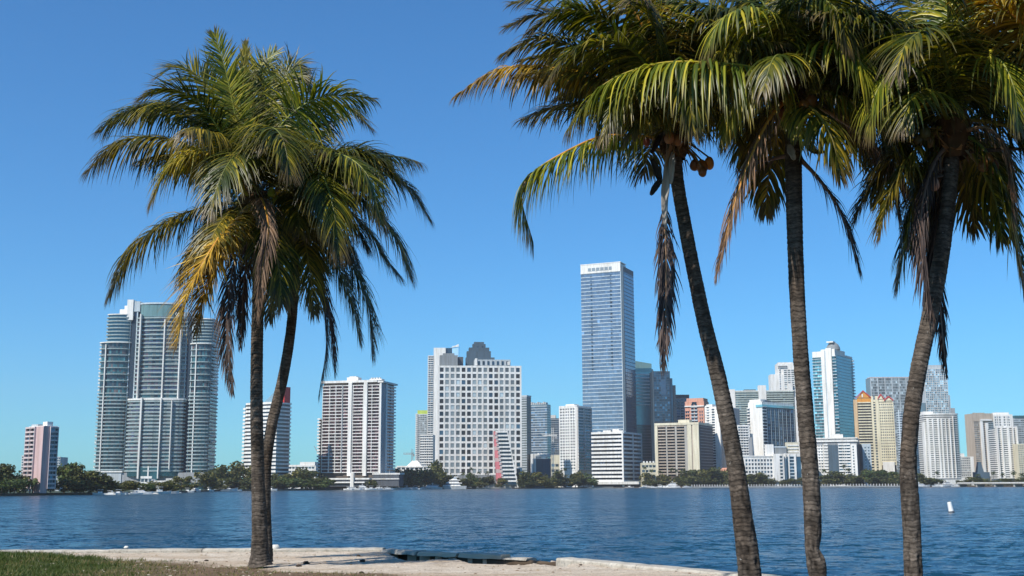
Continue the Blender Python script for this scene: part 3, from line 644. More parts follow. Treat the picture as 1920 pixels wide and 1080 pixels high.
# tallest tower
b = Bld('glass_skyscraper', 'tallest blue glass skyscraper with thin white floor lines and white crown', 'building', 1091, 1171, 1190.5, 510, 1780, 24, ym=650)
X, Z = b.X, b.Z; b.body('towerglass', Z(509)); n = 52; zl = Z(868)
b.facade('F', 0, b.W, zl, Z(509), n, 16, band=.2, out=.5, bm='bluewhite', gm='towerglass', bname='floor_band', marg=.03)
for xp in (1109, 1146):
    for k in range(25):
        zz = Z(512) - k * (Z(512) - Z(695)) / 25; b.box('recess_shade_panel', X(xp), X(xp) + 2.6, -.5, -.15, zz - 3.6, zz - .6, 'darkglass')  # dark panels level with the bands imitate the shade of small recesses
b.box('corner_strip', b.W - 3.4, b.W + .3, -.9, 1.2, 0, Z(503), 'slate'); b.box('corner_strip', b.W - 4.4, b.W - 3.5, -1.0, 1, 0, Z(509), 'bluewhite')
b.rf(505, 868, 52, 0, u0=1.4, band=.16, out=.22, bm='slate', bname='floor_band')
b.box('wall', b.W - 3, b.W + .1, 1.3, b.Dp - .1, Z(509), Z(499), 'slate')
zt, zc = Z(491), Z(508)
b.box('crown_wall', 0, b.W - 4, -1, 3, Z(504.5), zt - .5, 'white'); b.box('crown_wall', 0, b.W - 4, -1.1, 3, zc, Z(504.5) - .01, 'white')
b.box('crown_wall', -.1, b.W - 3.9, 3.1, 26, zc, zt - 2, 'white'); b.box('roof', -.3, b.W - 3.5, -1.3, 26, zt - .4, zt + .9, 'white')
b.box('crown_opening', X(1105), X(1150), -1.25, -1.02, Z(504), Z(498), 'greyglass')
for k in range(5): b.box('louver', X(1111 + 8 * k), X(1112.5 + 8 * k), -1.6, -1.27, Z(504), Z(498), 'white')

b = Bld('apartment_block', 'white mid-rise with long continuous balconies at the foot of the tallest tower', 'building', 1112, 1169, 1203, 812, 1530, 28)
X, Z = b.X, b.Z; b.body('glass', Z(812)); b.ff(1110, 1168, 813, 903, 12, 12, band=.5, out=1.8, bm='white', bname='balcony'); b.rf(813, 903, 12, 4, band=.45, out=1.2, bm='bluewhite', gm='deepblue', fins=[.5, .98], finw=2)
b.box('pier', b.W - 1.5, b.W + .5, -1.9, .3, 0, Z(811), 'white')
for xl, xr, yt in ((1130, 1145, 806), (1148, 1160, 804), (1160, 1168, 807), (1120, 1126, 808)): b.box('penthouse', X(xl), X(xr), 2, 12, Z(812), Z(yt), 'white')
b.fb('podium', 1108, 1200, 903, 908, 1.5, 6, 'offwhite')

# teal and dark glass group
b = Bld('office_tower', 'teal glass office tower with curved white bands, flat slanted top', 'building', 1189, 1226, None, 692, 1850, -4, depth=30, ym=780)
X, Z = b.X, b.Z; b.body('cyanglass'); b.facade('F', X(1191), X(1221), Z(760), Z(697), 10, 0, band=.35, out=1.1, bm='white', bname='floor_band', top=False)
b.fb('wall', 1191, 1226, 692, 697, 0, .8, 'cyanglass'); b.fb('wall', 1191, 1227, 797, 885, -1, .5, 'tealglass'); b.facade('F', X(1191), X(1226), Z(862), Z(798), 12, 0, band=.3, out=.8, bm='slate', bname='floor_band', base=.5)
b = Bld('office_tower', 'plain teal slab with sloping top rising behind the white banded teal tower', 'building', 1189.5, 1223, None, 684, 1950, 0, depth=20, ym=740)
X, Z = b.X, b.Z; b.body('tealglass', Z(690)); v = [(0, 0, Z(690)), (b.W, 0, Z(690)), (b.W, 0, Z(682)), (0, 0, Z(676))]; v += [(x, 20, z) for x, y, z in v]
b.mesh('crown_wall', v, [(0, 1, 2, 3), (4, 7, 6, 5), (3, 2, 6, 7), (0, 3, 7, 4), (1, 5, 6, 2)], 'tealwall')
b = Bld('office_tower', 'dark blue stepped glass tower right of the teal tower', 'building', 1226, 1258, None, 696, 1800, -3, depth=30, ym=780)
X, Z = b.X, b.Z; b.body('inkblue'); b.box('wall', X(1258.1), X(1263), 2, 28, 0, Z(709), 'deepblue'); b.box('wall', X(1263.1), X(1269), 3, 28, 0, Z(722), 'inkblue')
b.ff(1227, 1257, 698, 790, 20, 6, band=.12, out=.2, bm='slate', gm='deepblue', bname='floor_band'); b.fb('reflection_panel', 1240, 1250, 712, 742, .21, .6, 'blueglass'); b.fb('pier', 1225.5, 1227, 694, 860, -3, .9, 'slate')  # lighter pane imitates a light reflection in the dark glass
b = Bld('office_tower', 'grey office block with dark flat cap left of the salmon tower', 'building', 1259, 1294, None, 746, 1900, 0, depth=25)
X, Z = b.X, b.Z; b.body('palegrey'); b.box('roof', X(1259), X(1294.5), -1, 20, Z(746), Z(740), 'darkgrey'); b.ff(1262, 1292, 748, 800, 10, 4, band=.3, out=.3, bm='grey', fins=4, finw=1.4, gm='deepblue')
b.fb('recess_shade_panel', 1264, 1274, 750, 760, .3, .5, 'darkglass')  # dark panel on the front imitates a recess in shade
b = Bld('salmon_tower', 'salmon orange residential tower with dark balcony column', 'building', 1286, 1322, 1331, 752, 1750, 25)
X, Z = b.X, b.Z; b.body('salmon'); b.box('roof', X(1289), b.W - 1, .5, b.Dp - 2, b.T, Z(746), 'salmon')
b.facade('F', X(1297), X(1309.5), Z(885), Z(757), 20, 2, band=.35, out=1.3, bm='palegrey', gm='darkglass', top=False)
b.fb('window', 1299, 1308, 753, 757.5, 0, .3, 'darkglass'); b.facade('F', X(1286.4), X(1294), Z(885), Z(770), 18, 2, band=.35, out=1.2, bm='salmon', gm='darkglass')
b.facade('F', X(1312), X(1320), Z(885), Z(770), 18, 2, band=.4, out=.3, bm='salmon', gm='darkglass', marg=.25); b.fb('floor_band', 1285.6, 1322, 760, 762, -.3, 1.6, 'white')
b = Bld('apartment_slab', 'white slab tower with one window column and blank grey side behind the leaning palm trunk', 'building', 1323, 1351, 1388, 762, 1600, 40)
X, Z = b.X, b.Z; b.body('white'); b.facade('F', X(1336), X(1341.5), Z(882), Z(766), 24, 1, band=.4, out=.3, bm='white', gm='darkglass', marg=.02); b.facade('F', X(1324), X(1334), Z(882), Z(762), 24, 1, band=.5, out=.6, bm='white', gm='glass', marg=.3)
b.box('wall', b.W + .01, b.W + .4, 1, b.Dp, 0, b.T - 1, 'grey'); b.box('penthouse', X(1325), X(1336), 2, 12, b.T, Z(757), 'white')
b = Bld('low_building', 'low building with an orange tile roof left of the leaning palm trunk', 'building', 1349, 1376, None, 886, 1570, 0, depth=14)
b.body('cream'); v = [(-1, -1, b.T), (b.W + 1, -1, b.T), (b.W + 1, 14, b.T), (-1, 14, b.T), (3, 7, b.Z(877)), (b.W - 3, 7, b.Z(877))]
b.mesh('roof', v, [(0, 1, 5, 4), (1, 2, 5), (2, 3, 4, 5), (3, 0, 4)], 'salmon')

# cream and brown balcony block
b = Bld('balcony_block', 'cream and dark brown apartment block with deep balconies, right of the white mid-rise', 'building', 1228.5, 1311.5, 1337, 796, 1540, 26)
X, Z = b.X, b.Z; b.box('wall', 1.6, b.W - .5, 1.6, b.Dp - 1, 0, b.T, 'brown'); zb, zt = Z(889), Z(799)
for x0, x1 in ((1228.5, 1234), (1290, 1297.5), (1300, 1311.5)): b.fb('pier', x0, x1, 796, 892, -1.8, 1, 'cream')
b.fb('pier', 1297.6, 1299.9, 797, 892, -1.8, 0, 'tan')
for x0, x1 in ((1234.5, 1249), (1252, 1266), (1270, 1284)): b.facade('F', X(x0), X(x1), zb, zt, 16, 3, band=.36, out=2.2, bm='tan', gm='bronze', base=-1.5)
for x0, x1 in ((1249.3, 1251.7), (1266.3, 1269.7), (1284.3, 1289.7)): b.fb('pier', x0, x1, 797, 892, -1.6, .5, 'concrete')
b.box('roof', 0, b.W + .3, -1.2, b.Dp, b.T + .01, Z(791.5), 'cream'); b.box('penthouse', X(1272), X(1293), 2, 14, Z(791.5), Z(786), 'cream')
b.box('wall', b.W + .02, b.W + .25, 1.2, b.Dp, 0, b.T, 'darkgrey'); b.rf(800, 889, 16, 0, u0=4, band=.16, out=1.3, bm='grey')  # dark sheet puts the shade of the right side into colour
b = Bld('low_building', 'low cream clubhouse left of the cream and brown balcony block', 'building', 1203, 1230, None, 868, 1530, 0, depth=14)
b.body('cream'); b.ff(1203, 1230, 872, 890, 2, 4, band=.5, out=.3, bm='cream')
for k in range(4): b.box('parapet', b.X(1206 + 6 * k), b.X(1209 + 6 * k), 0, 1, b.T, b.Z(864.5), 'white')

# big banded slab behind, white tower
b = Bld('condo_slab', 'wide white slab with green-grey open floors seen between the two middle trunks', 'building', 1368, 1492, None, 733, 1950, 4, depth=30, ym=790)
X, Z = b.X, b.Z; b.body('greyglass'); b.ff(1380.5, 1423.5, 735, 850, 27, 8, band=.4, out=1.6, bm='greenwhite', gm='greyglass'); b.ff(1439, 1490, 735, 850, 27, 10, band=.4, out=1.6, bm='greenwhite', gm='greyglass')
b.fb('wall', 1368, 1380, 729, 870, -5, 2.2, 'white'); b.fb('wall', 1424, 1438.5, 722, 870, -8, 2.6, 'white')
b.box('penthouse', X(1398), X(1420), 4, 20, b.T, Z(729), 'greyglass'); b.box('roof', X(1380), X(1492), -1.7, 5, b.T, Z(731.5), 'white')
b = Bld('stepped_tower', 'bright white stepped tower rising left of the middle palm trunk', 'building', 1446, 1512, None, 700, 2100, 5, depth=30, ym=740)
X, Z = b.X, b.Z; b.body('white', Z(701)); b.box('wall', X(1459), X(1512), 1, 28, Z(701), Z(681), 'white'); b.fb('floor_band', 1461, 1478, 685, 686.4, -1, .5, 'grey'); b.fb('floor_band', 1461, 1478, 688, 689.4, -1, .5, 'grey')
b.ff(1471, 1505, 693, 735, 11, 5, band=.35, out=.4, fins=5, finw=1.4, gm='greyglass', marg=.1); b.facade('F', X(1463), X(1465), Z(735), Z(692), 10, 1, band=.3, out=.2, bm='white'); b.box('penthouse', X(1462), X(1490), 4, 20, Z(681), Z(678.5), 'offwhite')
b.fb('penthouse', 1478, 1486, 719, 735, .5, 6, 'white')
# teal glass with white side wall
b = Bld('blue_glass_tower', 'blue glass tower with broad blank white end wall between the trunks', 'building', 1405, 1431, 1490, 756, 1650, 50)
X, Z = b.X, b.Z; b.body('white', Z(753)); b.facade('F', X(1403.5), X(1408), Z(870), Z(765), 18, 1, band=.4, out=1.6, bm='white')
b.box('wall', b.W + .02, b.W + .5, 3, b.Dp + .3, 0, Z(763), 'deepblue')
b.facade('R', .4, 9, Z(858), Z(763), 16, 2, band=.3, out=1.6, bm='bluewhite', gm='glass')
b.facade('R', 9.5, b.Dp, Z(845), Z(766), 14, 7, band=.14, out=.3, bm='tealwall', gm='blueglass', base=.5, fins=7, finw=.8, finm='bluewhite', marg=.3, bname='floor_band')
b.box('roof', b.W - 10, b.W + 1.2, -1, b.Dp + 1, Z(763), Z(758.5), 'cyanglass'); b.box('penthouse', 1, b.W * .85, 2, 16, Z(753), Z(748), 'white'); b.box('penthouse', b.W - 6, b.W - 1, 8, b.Dp * .3, Z(758), Z(750), 'slate')
b.box('penthouse', b.W - 8, b.W - .5, b.Dp * .4, b.Dp * .75, Z(758.5), Z(755), 'cyanglass')
b = Bld('apartment_block', 'narrow white windowed mid-rise just right of the leaning palm trunk', 'building', 1384, 1407, None, 797, 1600, 0, depth=20)
b.body('white'); b.ff(1385, 1404, 800, 860, 12, 4, band=.45, out=.8, gm='darkglass'); b.fb('wall', 1404.5, 1411, 820, 870, -6, .2, 'grey')
# white grid low building
b = Bld('waterfront_block', 'low white waterfront block with rows of small square windows', 'building', 1394, 1470, None, 856, 1520, -2, depth=18)
X, Z = b.X, b.Z; b.body('white'); b.facade('F', X(1397), X(1449), Z(897), Z(861), 5, 9, band=.42, out=.35, bm='white', gm='darkglass', each=True, marg=.22, fins=9, finw=1.2, bname='floor_band')
b.fb('wall', 1450, 1469.5, 851, 903, -10, 2.5, 'white'); b.facade('F', X(1461), X(1467), Z(900), Z(855), 7, 1, band=.4, out=.3, bm='white', gm='darkglass', base=2.5, each=True, marg=.1, bname='floor_band')
b.box('roof', -.5, X(1450), -.8, 18, b.T, b.T + 1.2, 'white'); b.box('penthouse', X(1440), X(1453), 3, 14, b.T, Z(833), 'white'); b.box('penthouse', X(1453), X(1478), 5, 14, b.T, Z(839), 'roofgrey'); b.box('roof', X(1452), X(1478), 4.5, 15, Z(839), Z(836.5), 'bluewhite')
b = Bld('waterfront_block', 'low block with dark glass bays left beside the middle palm trunk', 'building', 1470.5, 1530, None, 850, 1525, 0, depth=18)
X, Z = b.X, b.Z; b.body('deepblue', Z(856)); 
for x0, x1 in ((1471, 1474), (1478, 1480), (1489, 1492.5), (1502, 1505)): b.fb('pier', x0, x1, 851, 899, -1, 1.6, 'white')
b.facade('F', X(1480), X(1489), Z(899), Z(856), 7, 3, band=.3, out=1.0, bm='bluewhite', gm='deepblue'); b.box('roof', X(1470), X(1510), -.6, 16, Z(856), Z(850), 'offwhite')
for xl, yt in ((1478, 829), ): b.box('penthouse', X(xl), X(1500), 3, 14, Z(850), Z(yt), 'cream')
for k in range(3): b.box('floor_band', X(1479), X(1500), 2.2, 3.1, Z(848 - 6 * k), Z(845.5 - 6 * k), 'white')
b.fb('wall', 1505.5, 1530, 862, 905, -4, .5, 'offwhite')

# tall white and teal tower with dome
b = Bld('domed_tower', 'tall white and teal glass tower topped by a round dome', 'building', 1526, 1570, 1601, 665, 1700, 34, ym=730)
X, Z = b.X, b.Z; b.body('cyanglass', Z(668)); b.fb('wall', 1543, 1549.5, 655, 880, -2, 1.9, 'white'); b.fb('wall', 1552, 1563, 652, 880, -2, 2.3, 'white'); b.fb('wall', 1549.6, 1551.9, 656, 880, -2, 1, 'bluewhite')
b.facade('F', X(1525.5), X(1542.5), Z(868), Z(672), 34, 4, band=.18, out=1.5, bm='bluewhite', gm='cyanglass', marg=.08); b.facade('F', X(1563.5), X(1571), Z(868), Z(668), 34, 2, band=.2, out=1.4, bm='bluewhite', gm='tealglass', marg=.08)
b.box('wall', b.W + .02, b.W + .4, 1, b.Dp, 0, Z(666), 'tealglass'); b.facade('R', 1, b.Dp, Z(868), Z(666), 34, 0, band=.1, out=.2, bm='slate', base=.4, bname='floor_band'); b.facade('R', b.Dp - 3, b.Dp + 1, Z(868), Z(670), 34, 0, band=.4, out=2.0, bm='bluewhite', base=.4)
b.box('roof', X(1526), X(1543), 0, 12, Z(668), Z(657), 'white'); b.box('roof', X(1543), b.W - 1, -.5, b.Dp * .6, Z(668), Z(654), 'white'); b.box('roof', b.W - 8, b.W, b.Dp * .6, b.Dp, Z(668), Z(661), 'white')
v, f = [], []; cx, cy, rr = X(1560), 14, (X(1573) - X(1547)) / 2; K = 14
for i in range(5):
    a_ = math.pi / 2 * i / 4
    v += [(cx + rr * math.cos(a_) * math.cos(2 * math.pi * k / K), cy + rr * math.cos(a_) * math.sin(2 * math.pi * k / K), Z(654) + (Z(639) - Z(654)) * math.sin(a_)) for k in range(K)]
    if i: f += [((i - 1) * K + k, (i - 1) * K + (k + 1) % K, i * K + (k + 1) % K, i * K + k) for k in range(K)]
b.mesh('dome', v, f, 'roofgrey', smooth=True); b.box('dome_rim', cx - rr * .6, cx + rr * .35, cy - rr, cy, Z(641), Z(638.5), 'white')
b = Bld('waterfront_block', 'long white mid-rise with dark recess in front of the domed tower', 'building', 1528, 1607, 1624, 822, 1540, 18)
X, Z = b.X, b.Z; b.body('offwhite', Z(822)); b.box('roof', X(1526), b.W + 1.5, -1.6, b.Dp, Z(822), Z(820), 'white'); b.box('roof', X(1526), b.W + 2, -2, b.Dp, Z(828), Z(825.4), 'white'); b.box('wall', X(1527), b.W + .6, -.5, b.Dp, Z(833), Z(828.1), 'grey')
b.facade('F', X(1545), X(1553), Z(890), Z(834), 10, 0, band=.4, out=1.5, bm='white'); b.facade('F', X(1529), X(1544), Z(890), Z(834), 10, 3, band=.5, out=.4, bm='white', marg=.3)
b.fb('wall', 1553.5, 1572, 834, 892, .02, 1, 'slate'); b.facade('F', X(1572.5), X(1595), Z(890), Z(834), 10, 3, band=.48, out=1.6, bm='white', fins=[.5]); b.fb('wall', 1595.5, 1607, 833, 892, -1, 1.2, 'white'); b.facade('F', X(1599), X(1602), Z(890), Z(836), 10, 1, band=.4, out=.2, bm='white', base=1.2)  # slate slab stands proud, its dark colour imitating a shaded recess
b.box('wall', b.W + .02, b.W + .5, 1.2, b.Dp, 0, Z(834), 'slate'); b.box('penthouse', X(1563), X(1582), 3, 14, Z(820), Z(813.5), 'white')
b = Bld('apartment_block', 'pale blue-grey block right of the long white mid-rise', 'building', 1618, 1634, None, 832, 1580, 0, depth=16)
b.body('bluewhite'); b.ff(1620, 1633, 838, 890, 9, 2, band=.5, out=.2, bm='bluewhite', marg=.3)

# cream tower with orange gable and red roofs
b = Bld('gabled_tower', 'cream tower with orange gable and red roof peaks', 'building', 1603, 1677, 1684, 752, 1680, 12, ym=810)
X, Z = b.X, b.Z; b.body('brown', Z(753)); b.fb('wall', 1603, 1610, 748, 885, -1, .9, 'ochre'); b.fb('wall', 1636, 1640, 742, 885, -1, 1.2, 'yellowcream'); b.fb('wall', 1644, 1650, 742, 885, -1, 1.2, 'yellowcream')
b.facade('F', X(1610.5), X(1635.5), Z(880), Z(755), 24, 5, band=.42, out=1.6, bm='yellowcream', gm='bronze'); b.facade('F', X(1640.2), X(1643.8), Z(880), Z(757), 24, 1, band=.4, out=.8, bm='yellowcream', gm='darkglass')
b.facade('F', X(1650.5), X(1677), Z(872), Z(757), 22, 7, band=.5, out=.6, bm='yellowcream', gm='darkglass', fins=7, finw=1.3, marg=.2); b.facade('R', .5, b.Dp, Z(880), Z(757), 24, 0, band=.4, out=1.4, bm='cream')
b.box('wall', X(1610), X(1636), -1, 10, Z(753), Z(746), 'orange')
def gable(x0, x1, y0, y1, yp, mat, wm):
    a_, c_ = X(x0), X(x1); m_ = (a_ + c_) / 2
    v = [(a_, -1.2, Z(y0)), (c_, -1.2, Z(y0)), (m_, -1.2, Z(yp))]; v += [(x, 9, z) for x, y, z in v]
    b.mesh('gable', v, [(0, 1, 2), (3, 5, 4), (0, 3, 4, 1)], wm)
    e = 1.6; v = [(a_ - e, -2, Z(y0) - .6), (m_, -2, Z(yp)), (c_ + e, -2, Z(y0) - .6), (a_ - e, -2, Z(y0) + 1), (m_, -2, Z(yp) + 1.8), (c_ + e, -2, Z(y0) + 1)]; v += [(x, 10, z) for x, y, z in v]
    b.mesh('gable_roof', v, [(0, 1, 4, 3), (1, 2, 5, 4), (3, 4, 10, 9), (4, 5, 11, 10), (0, 6, 7, 1), (1, 7, 8, 2), (0, 3, 9, 6), (2, 8, 11, 5)], mat)
gable(1610, 1634, 745, 745, 733, 'red', 'orange'); b.fb('window', 1619, 1621.5, 738, 744, 1.2, 1.5, 'white')
gable(1651, 1659, 748, 748, 740.5, 'red', 'yellowcream'); gable(1663, 1676, 751, 751, 744.5, 'red', 'yellowcream'); b.box('wall', X(1640), X(1677), -.6, 10, Z(753), Z(749), 'yellowcream'); b.fb('wall', 1652, 1673, 866, 890, .7, 5, 'white')
b = Bld('office_tower', 'dark grey gridded office slab behind the red roofed tower', 'building', 1636, 1716, None, 708, 2100, 0, depth=30, ym=780)
X, Z = b.X, b.Z; b.body('greyglass'); b.facade('F', 0, b.W, Z(880), Z(709), 33, 24, band=.16, out=.3, bm='palegrey', gm='greyglass', fins=6, finw=1.6, finm='palegrey', bname='floor_band', marg=.05); b.box('roof', -.5, b.W + .5, -.6, 20, b.T, Z(706.6), 'pinkpale')
b = Bld('balcony_tower', 'narrow tower of stacked white balconies left of the right-hand palm trunk', 'building', 1684, 1694, 1712, 772, 1640, 40)
b.body('deepblue'); b.ff(1684, 1694, 775, 885, 24, 0, band=.45, out=1.2, bm='bluewhite'); b.rf(775, 885, 24, 0, band=.4, out=1, bm='palegrey'); b.fb('pier', 1688, 1690, 768, 885, 1.2, 1.6, 'bluewhite')
b = Bld('residential_tower', 'dark blue tower partly hidden right of the right-hand palm trunk', 'building', 1716, 1735, None, 797, 1600, 0, depth=20)
b.body('slate'); b.ff(1718, 1735, 800, 888, 20, 4, band=.3, out=.3, bm='shadeblue', gm='deepblue'); b.facade('F', b.X(1731), b.X(1735.6), b.Z(888), b.Z(840), 10, 0, band=.4, out=1.2, bm='white')
b = Bld('hazy_tower', 'very tall pale gridded tower with stepped right side behind the hanging frond', 'building', 1737, 1779, None, 690, 2500, 0, depth=30, ym=760)
X, Z = b.X, b.Z; b.body('palegrey', Z(690)); b.facade('F', 0, b.W, Z(880), Z(692), 44, 12, band=.2, out=.3, bm='offwhite', gm='paleglass', bname='floor_band', marg=.12, fins=6, finw=1)
b.box('wall', X(1779.1), X(1783), 2, 28, 0, Z(741), 'palegrey'); b.box('wall', X(1779.2), X(1791), 3, 28, 0, Z(765), 'grey'); b.box('wall', X(1728), X(1737) - .1, 2, 28, 0, Z(755), 'paleglass'); b.box('roof_box', X(1742), X(1775), 4, 20, Z(690), Z(684), 'palegrey')
# rounded white tower
b = Bld('rounded_tower', 'rounded white balcony tower standing alone right of the right-hand palm', 'building', 1735, 1799, None, 778, 1500, 0, depth=30, ym=838)
X, Z = b.X, b.Z; ft = arc(X(1737), X(1798), 8, 26, 14); b.prism('wall', ft, 0, Z(779), 'glass')
arc_panes(b, ft, Z(897), Z(778), 30, 2, DARKP, seed=5)
b.prism('balcony', outset(ft, 1.2), Z(897), Z(778), 'offwhite', n=30, t=1.5); b.prism('roof', outset(ft, 1.4), Z(778), Z(775.5), 'white')
def ya(px): k = (px - 1737) / 61; return 8 * math.sin(math.acos(max(-1, min(1, 1 - 2 * k)))) 
for px, wd in ((1738.5, 3.5), (1747, 1.8), (1756, 2.4), (1762, 2.4), (1770, 1.5), (1777, 2.2), (1785, 1.2)):
    y_ = ya(px); b.box('pier', X(px), X(px + wd), -y_ - 2.3, -y_ + 3, Z(897), Z(786 if px < 1780 else 780), 'white')
b.box('wall', X(1737), X(1755), 2, 14, Z(779), Z(771), 'white'); b.fb('wall', 1733.5, 1738, 791, 897, -6, 1, 'white'); b.fb('podium', 1750, 1808, 899, 908, 2, 12, 'offwhite')
b = Bld('apartment_block', 'small pale mid-rise between the rounded tower and the tower cluster at right', 'building', 1800, 1826, None, 856, 1620, 0, depth=18)
X, Z = b.X, b.Z; b.body('white'); b.ff(1801, 1820, 858, 894, 8, 5, band=.4, out=.5, bm='offwhite', gm='greyglass'); b.box('penthouse', X(1801), X(1811), 3, 12, b.T, Z(850), 'white'); b.fb('wall', 1820.5, 1826, 856, 900, -1, 1, 'white')
# cluster at right edge
b = Bld('condo_tower', 'tan topped tower with white ribs at the left of the right-edge cluster', 'building', 1829, 1866, None, 778, 1650, -3, depth=28, ym=840)
X, Z = b.X, b.Z; b.body('tan', Z(775)); b.ff(1829, 1839, 792, 893, 26, 4, band=.4, out=.4, bm='tan', gm='greyglass'); b.fb('wall', 1828.5, 1850, 774, 790, -1, .9, 'tan')
for x0, x1, y0 in ((1840, 1845, 786), (1850, 1855, 793)): b.fb('pier', x0, x1, y0, 893, -1, 2.2, 'white')
b.ff(1845.5, 1849.5, 795, 893, 26, 1, band=.4, out=.6, bm='tan'); b.ff(1855.5, 1866, 793, 893, 26, 2, band=.3, out=1.2, bm='palegrey', gm='greyglass'); b.fb('balcony', 1840, 1862, 786, 789, .9, 2.6, 'white')
b = Bld('condo_tower', 'white tower with boxed windows in the middle of the right-edge cluster', 'building', 1853, 1903, None, 780, 1720, 0, depth=28, ym=840)
X, Z = b.X, b.Z; b.body('white', Z(777)); b.ff(1868, 1898, 781, 800, 4, 7, band=.4, out=.4, gm='glass', marg=.22, fins=4, finw=1.8); b.ff(1855, 1902, 802, 893, 24, 10, band=.4, out=.8, gm='greyglass')
b.box('penthouse', X(1872), X(1898), 3, 16, Z(777), Z(773), 'white')
b = Bld('condo_tower', 'white lobed tower in front of the right-edge cluster', 'building', 1866, 1909, None, 802, 1560, 0, depth=24, ym=850)
X, Z = b.X, b.Z; ft = arc(X(1867), X(1908), 6, 20, 12); b.prism('wall', ft, 0, Z(803), 'glass'); arc_panes(b, ft, Z(897), Z(803), 24, 2, DARKP, seed=6)
b.prism('balcony', outset(ft, 1.1), Z(897), Z(803), 'white', n=24, t=1.4)
for px, wd in ((1868, 1.6), (1876, 2.2), (1887, 4), (1897, 2), (1904, 2.4)): b.box('pier', X(px), X(px + wd), -8, 2, Z(897), Z(800), 'white')
b.box('penthouse', X(1878), X(1893), 0, 10, Z(803), Z(798), 'white')
b = Bld('condo_tower', 'grey and white tower cut by the right edge of the picture', 'building', 1903, 1960, None, 783, 1760, 0, depth=28, ym=840)
X, Z = b.X, b.Z; b.body('grey', Z(784)); b.ff(1904, 1958, 787, 893, 26, 12, band=.4, out=.9, bm='palegrey', gm='greyglass'); b.box('roof', X(1906), X(1955), -1, 20, Z(784), Z(779), 'cyanglass')
b = Bld('apartment_block', 'cream mid-rise with small windows at the right edge of the picture', 'building', 1909, 1955, None, 832, 1540, 0, depth=20)
b.body('cream'); b.ff(1910, 1955, 835, 896, 15, 12, band=.45, out=.4, bm='cream', gm='greyglass', marg=.22)
b = Bld('glass_pavilion', 'small dark pointed glass building in front of the tan topped tower', 'building', 1828, 1855, None, 885, 1530, 0, depth=16)
X, Z = b.X, b.Z; v = [(X(1832), 0, Z(905)), (X(1850), 0, Z(905)), (X(1850), 12, Z(905)), (X(1832), 12, Z(905)), (X(1838), 4, Z(866)), (X(1843), 4, Z(866)), (X(1843), 9, Z(866)), (X(1838), 9, Z(866))]
b.mesh('sloped_glass', v, [(0, 1, 5, 4), (1, 2, 6, 5), (2, 3, 7, 6), (3, 0, 4, 7), (4, 5, 6, 7)], 'slate'); b.fb('wall', 1827, 1857, 885, 905, -6, -2, 'slate')
# ------------------------------------------------------------------ coconut palms
def bez(P, n):
    """smooth curve through points P (Catmull-Rom), n samples evenly spaced"""
    P = [np.array(p, float) for p in P]; P = [2 * P[0] - P[1]] + P + [2 * P[-1] - P[-2]]
    out = []
    for i in range(1, len(P) - 2):
        for t in np.linspace(0, 1, 24, endpoint=False):
            a, b_, c, d = P[i - 1], P[i], P[i + 1], P[i + 2]
            out.append(.5 * ((2 * b_) + (c - a) * t + (2 * a - 5 * b_ + 4 * c - d) * t * t + (3 * b_ - a - 3 * c + d) * t ** 3))
    out.append(P[-2]); out = np.array(out)
    s = np.concatenate([[0], np.cumsum(np.linalg.norm(np.diff(out, axis=0), axis=1))])
    q = np.linspace(0, s[-1], n); return np.stack([np.interp(q, s, out[:, k]) for k in range(3)], 1), s[-1]
def nrm(a): return a / np.maximum(np.linalg.norm(a, axis=-1, keepdims=True), 1e-9)
def tube(P, r, K=6, squash=1.0):
    T = nrm(np.gradient(P, axis=0)); up = np.array([0, 0, 1.]); up = np.array([1., 0, 0]) if abs(T[0][2]) > .9 else up
    V = []
    S = nrm(np.cross(T[0], up))
    for i in range(len(P)):
        S = nrm(S - T[i] * np.dot(S, T[i])); N = np.cross(S, T[i])
        for k in range(K):
            a = 2 * math.pi * k / K; V.append(P[i] + (S * math.cos(a) + N * math.sin(a) * squash) * r[i])
    V = np.array(V); n_ = len(P); I = np.arange(n_ * K).reshape(n_, K); J = np.roll(I, -1, 1)
    return V, np.stack([I[:-1], J[:-1], J[1:], I[1:]], -1).reshape(-1, 4)
PAL = dict(green=((.030, .044, .004), (.10, .100, .008), (.28, .225, .018)),
           fresh=((.07, .095, .008), (.20, .20, .015), (.44, .37, .03)),
           yellow=((.16, .15, .02), (.34, .27, .03), (.5, .36, .05)),
           orange=((.20, .13, .012), (.44, .25, .022), (.6, .38, .05)),
           olive=((.055, .058, .006), (.16, .125, .012), (.36, .25, .022)),
           dead=((.042, .030, .030), (.078, .054, .048), (.15, .105, .085)),
           rust=((.10, .058, .035), (.2, .115, .065), (.34, .21, .12)))
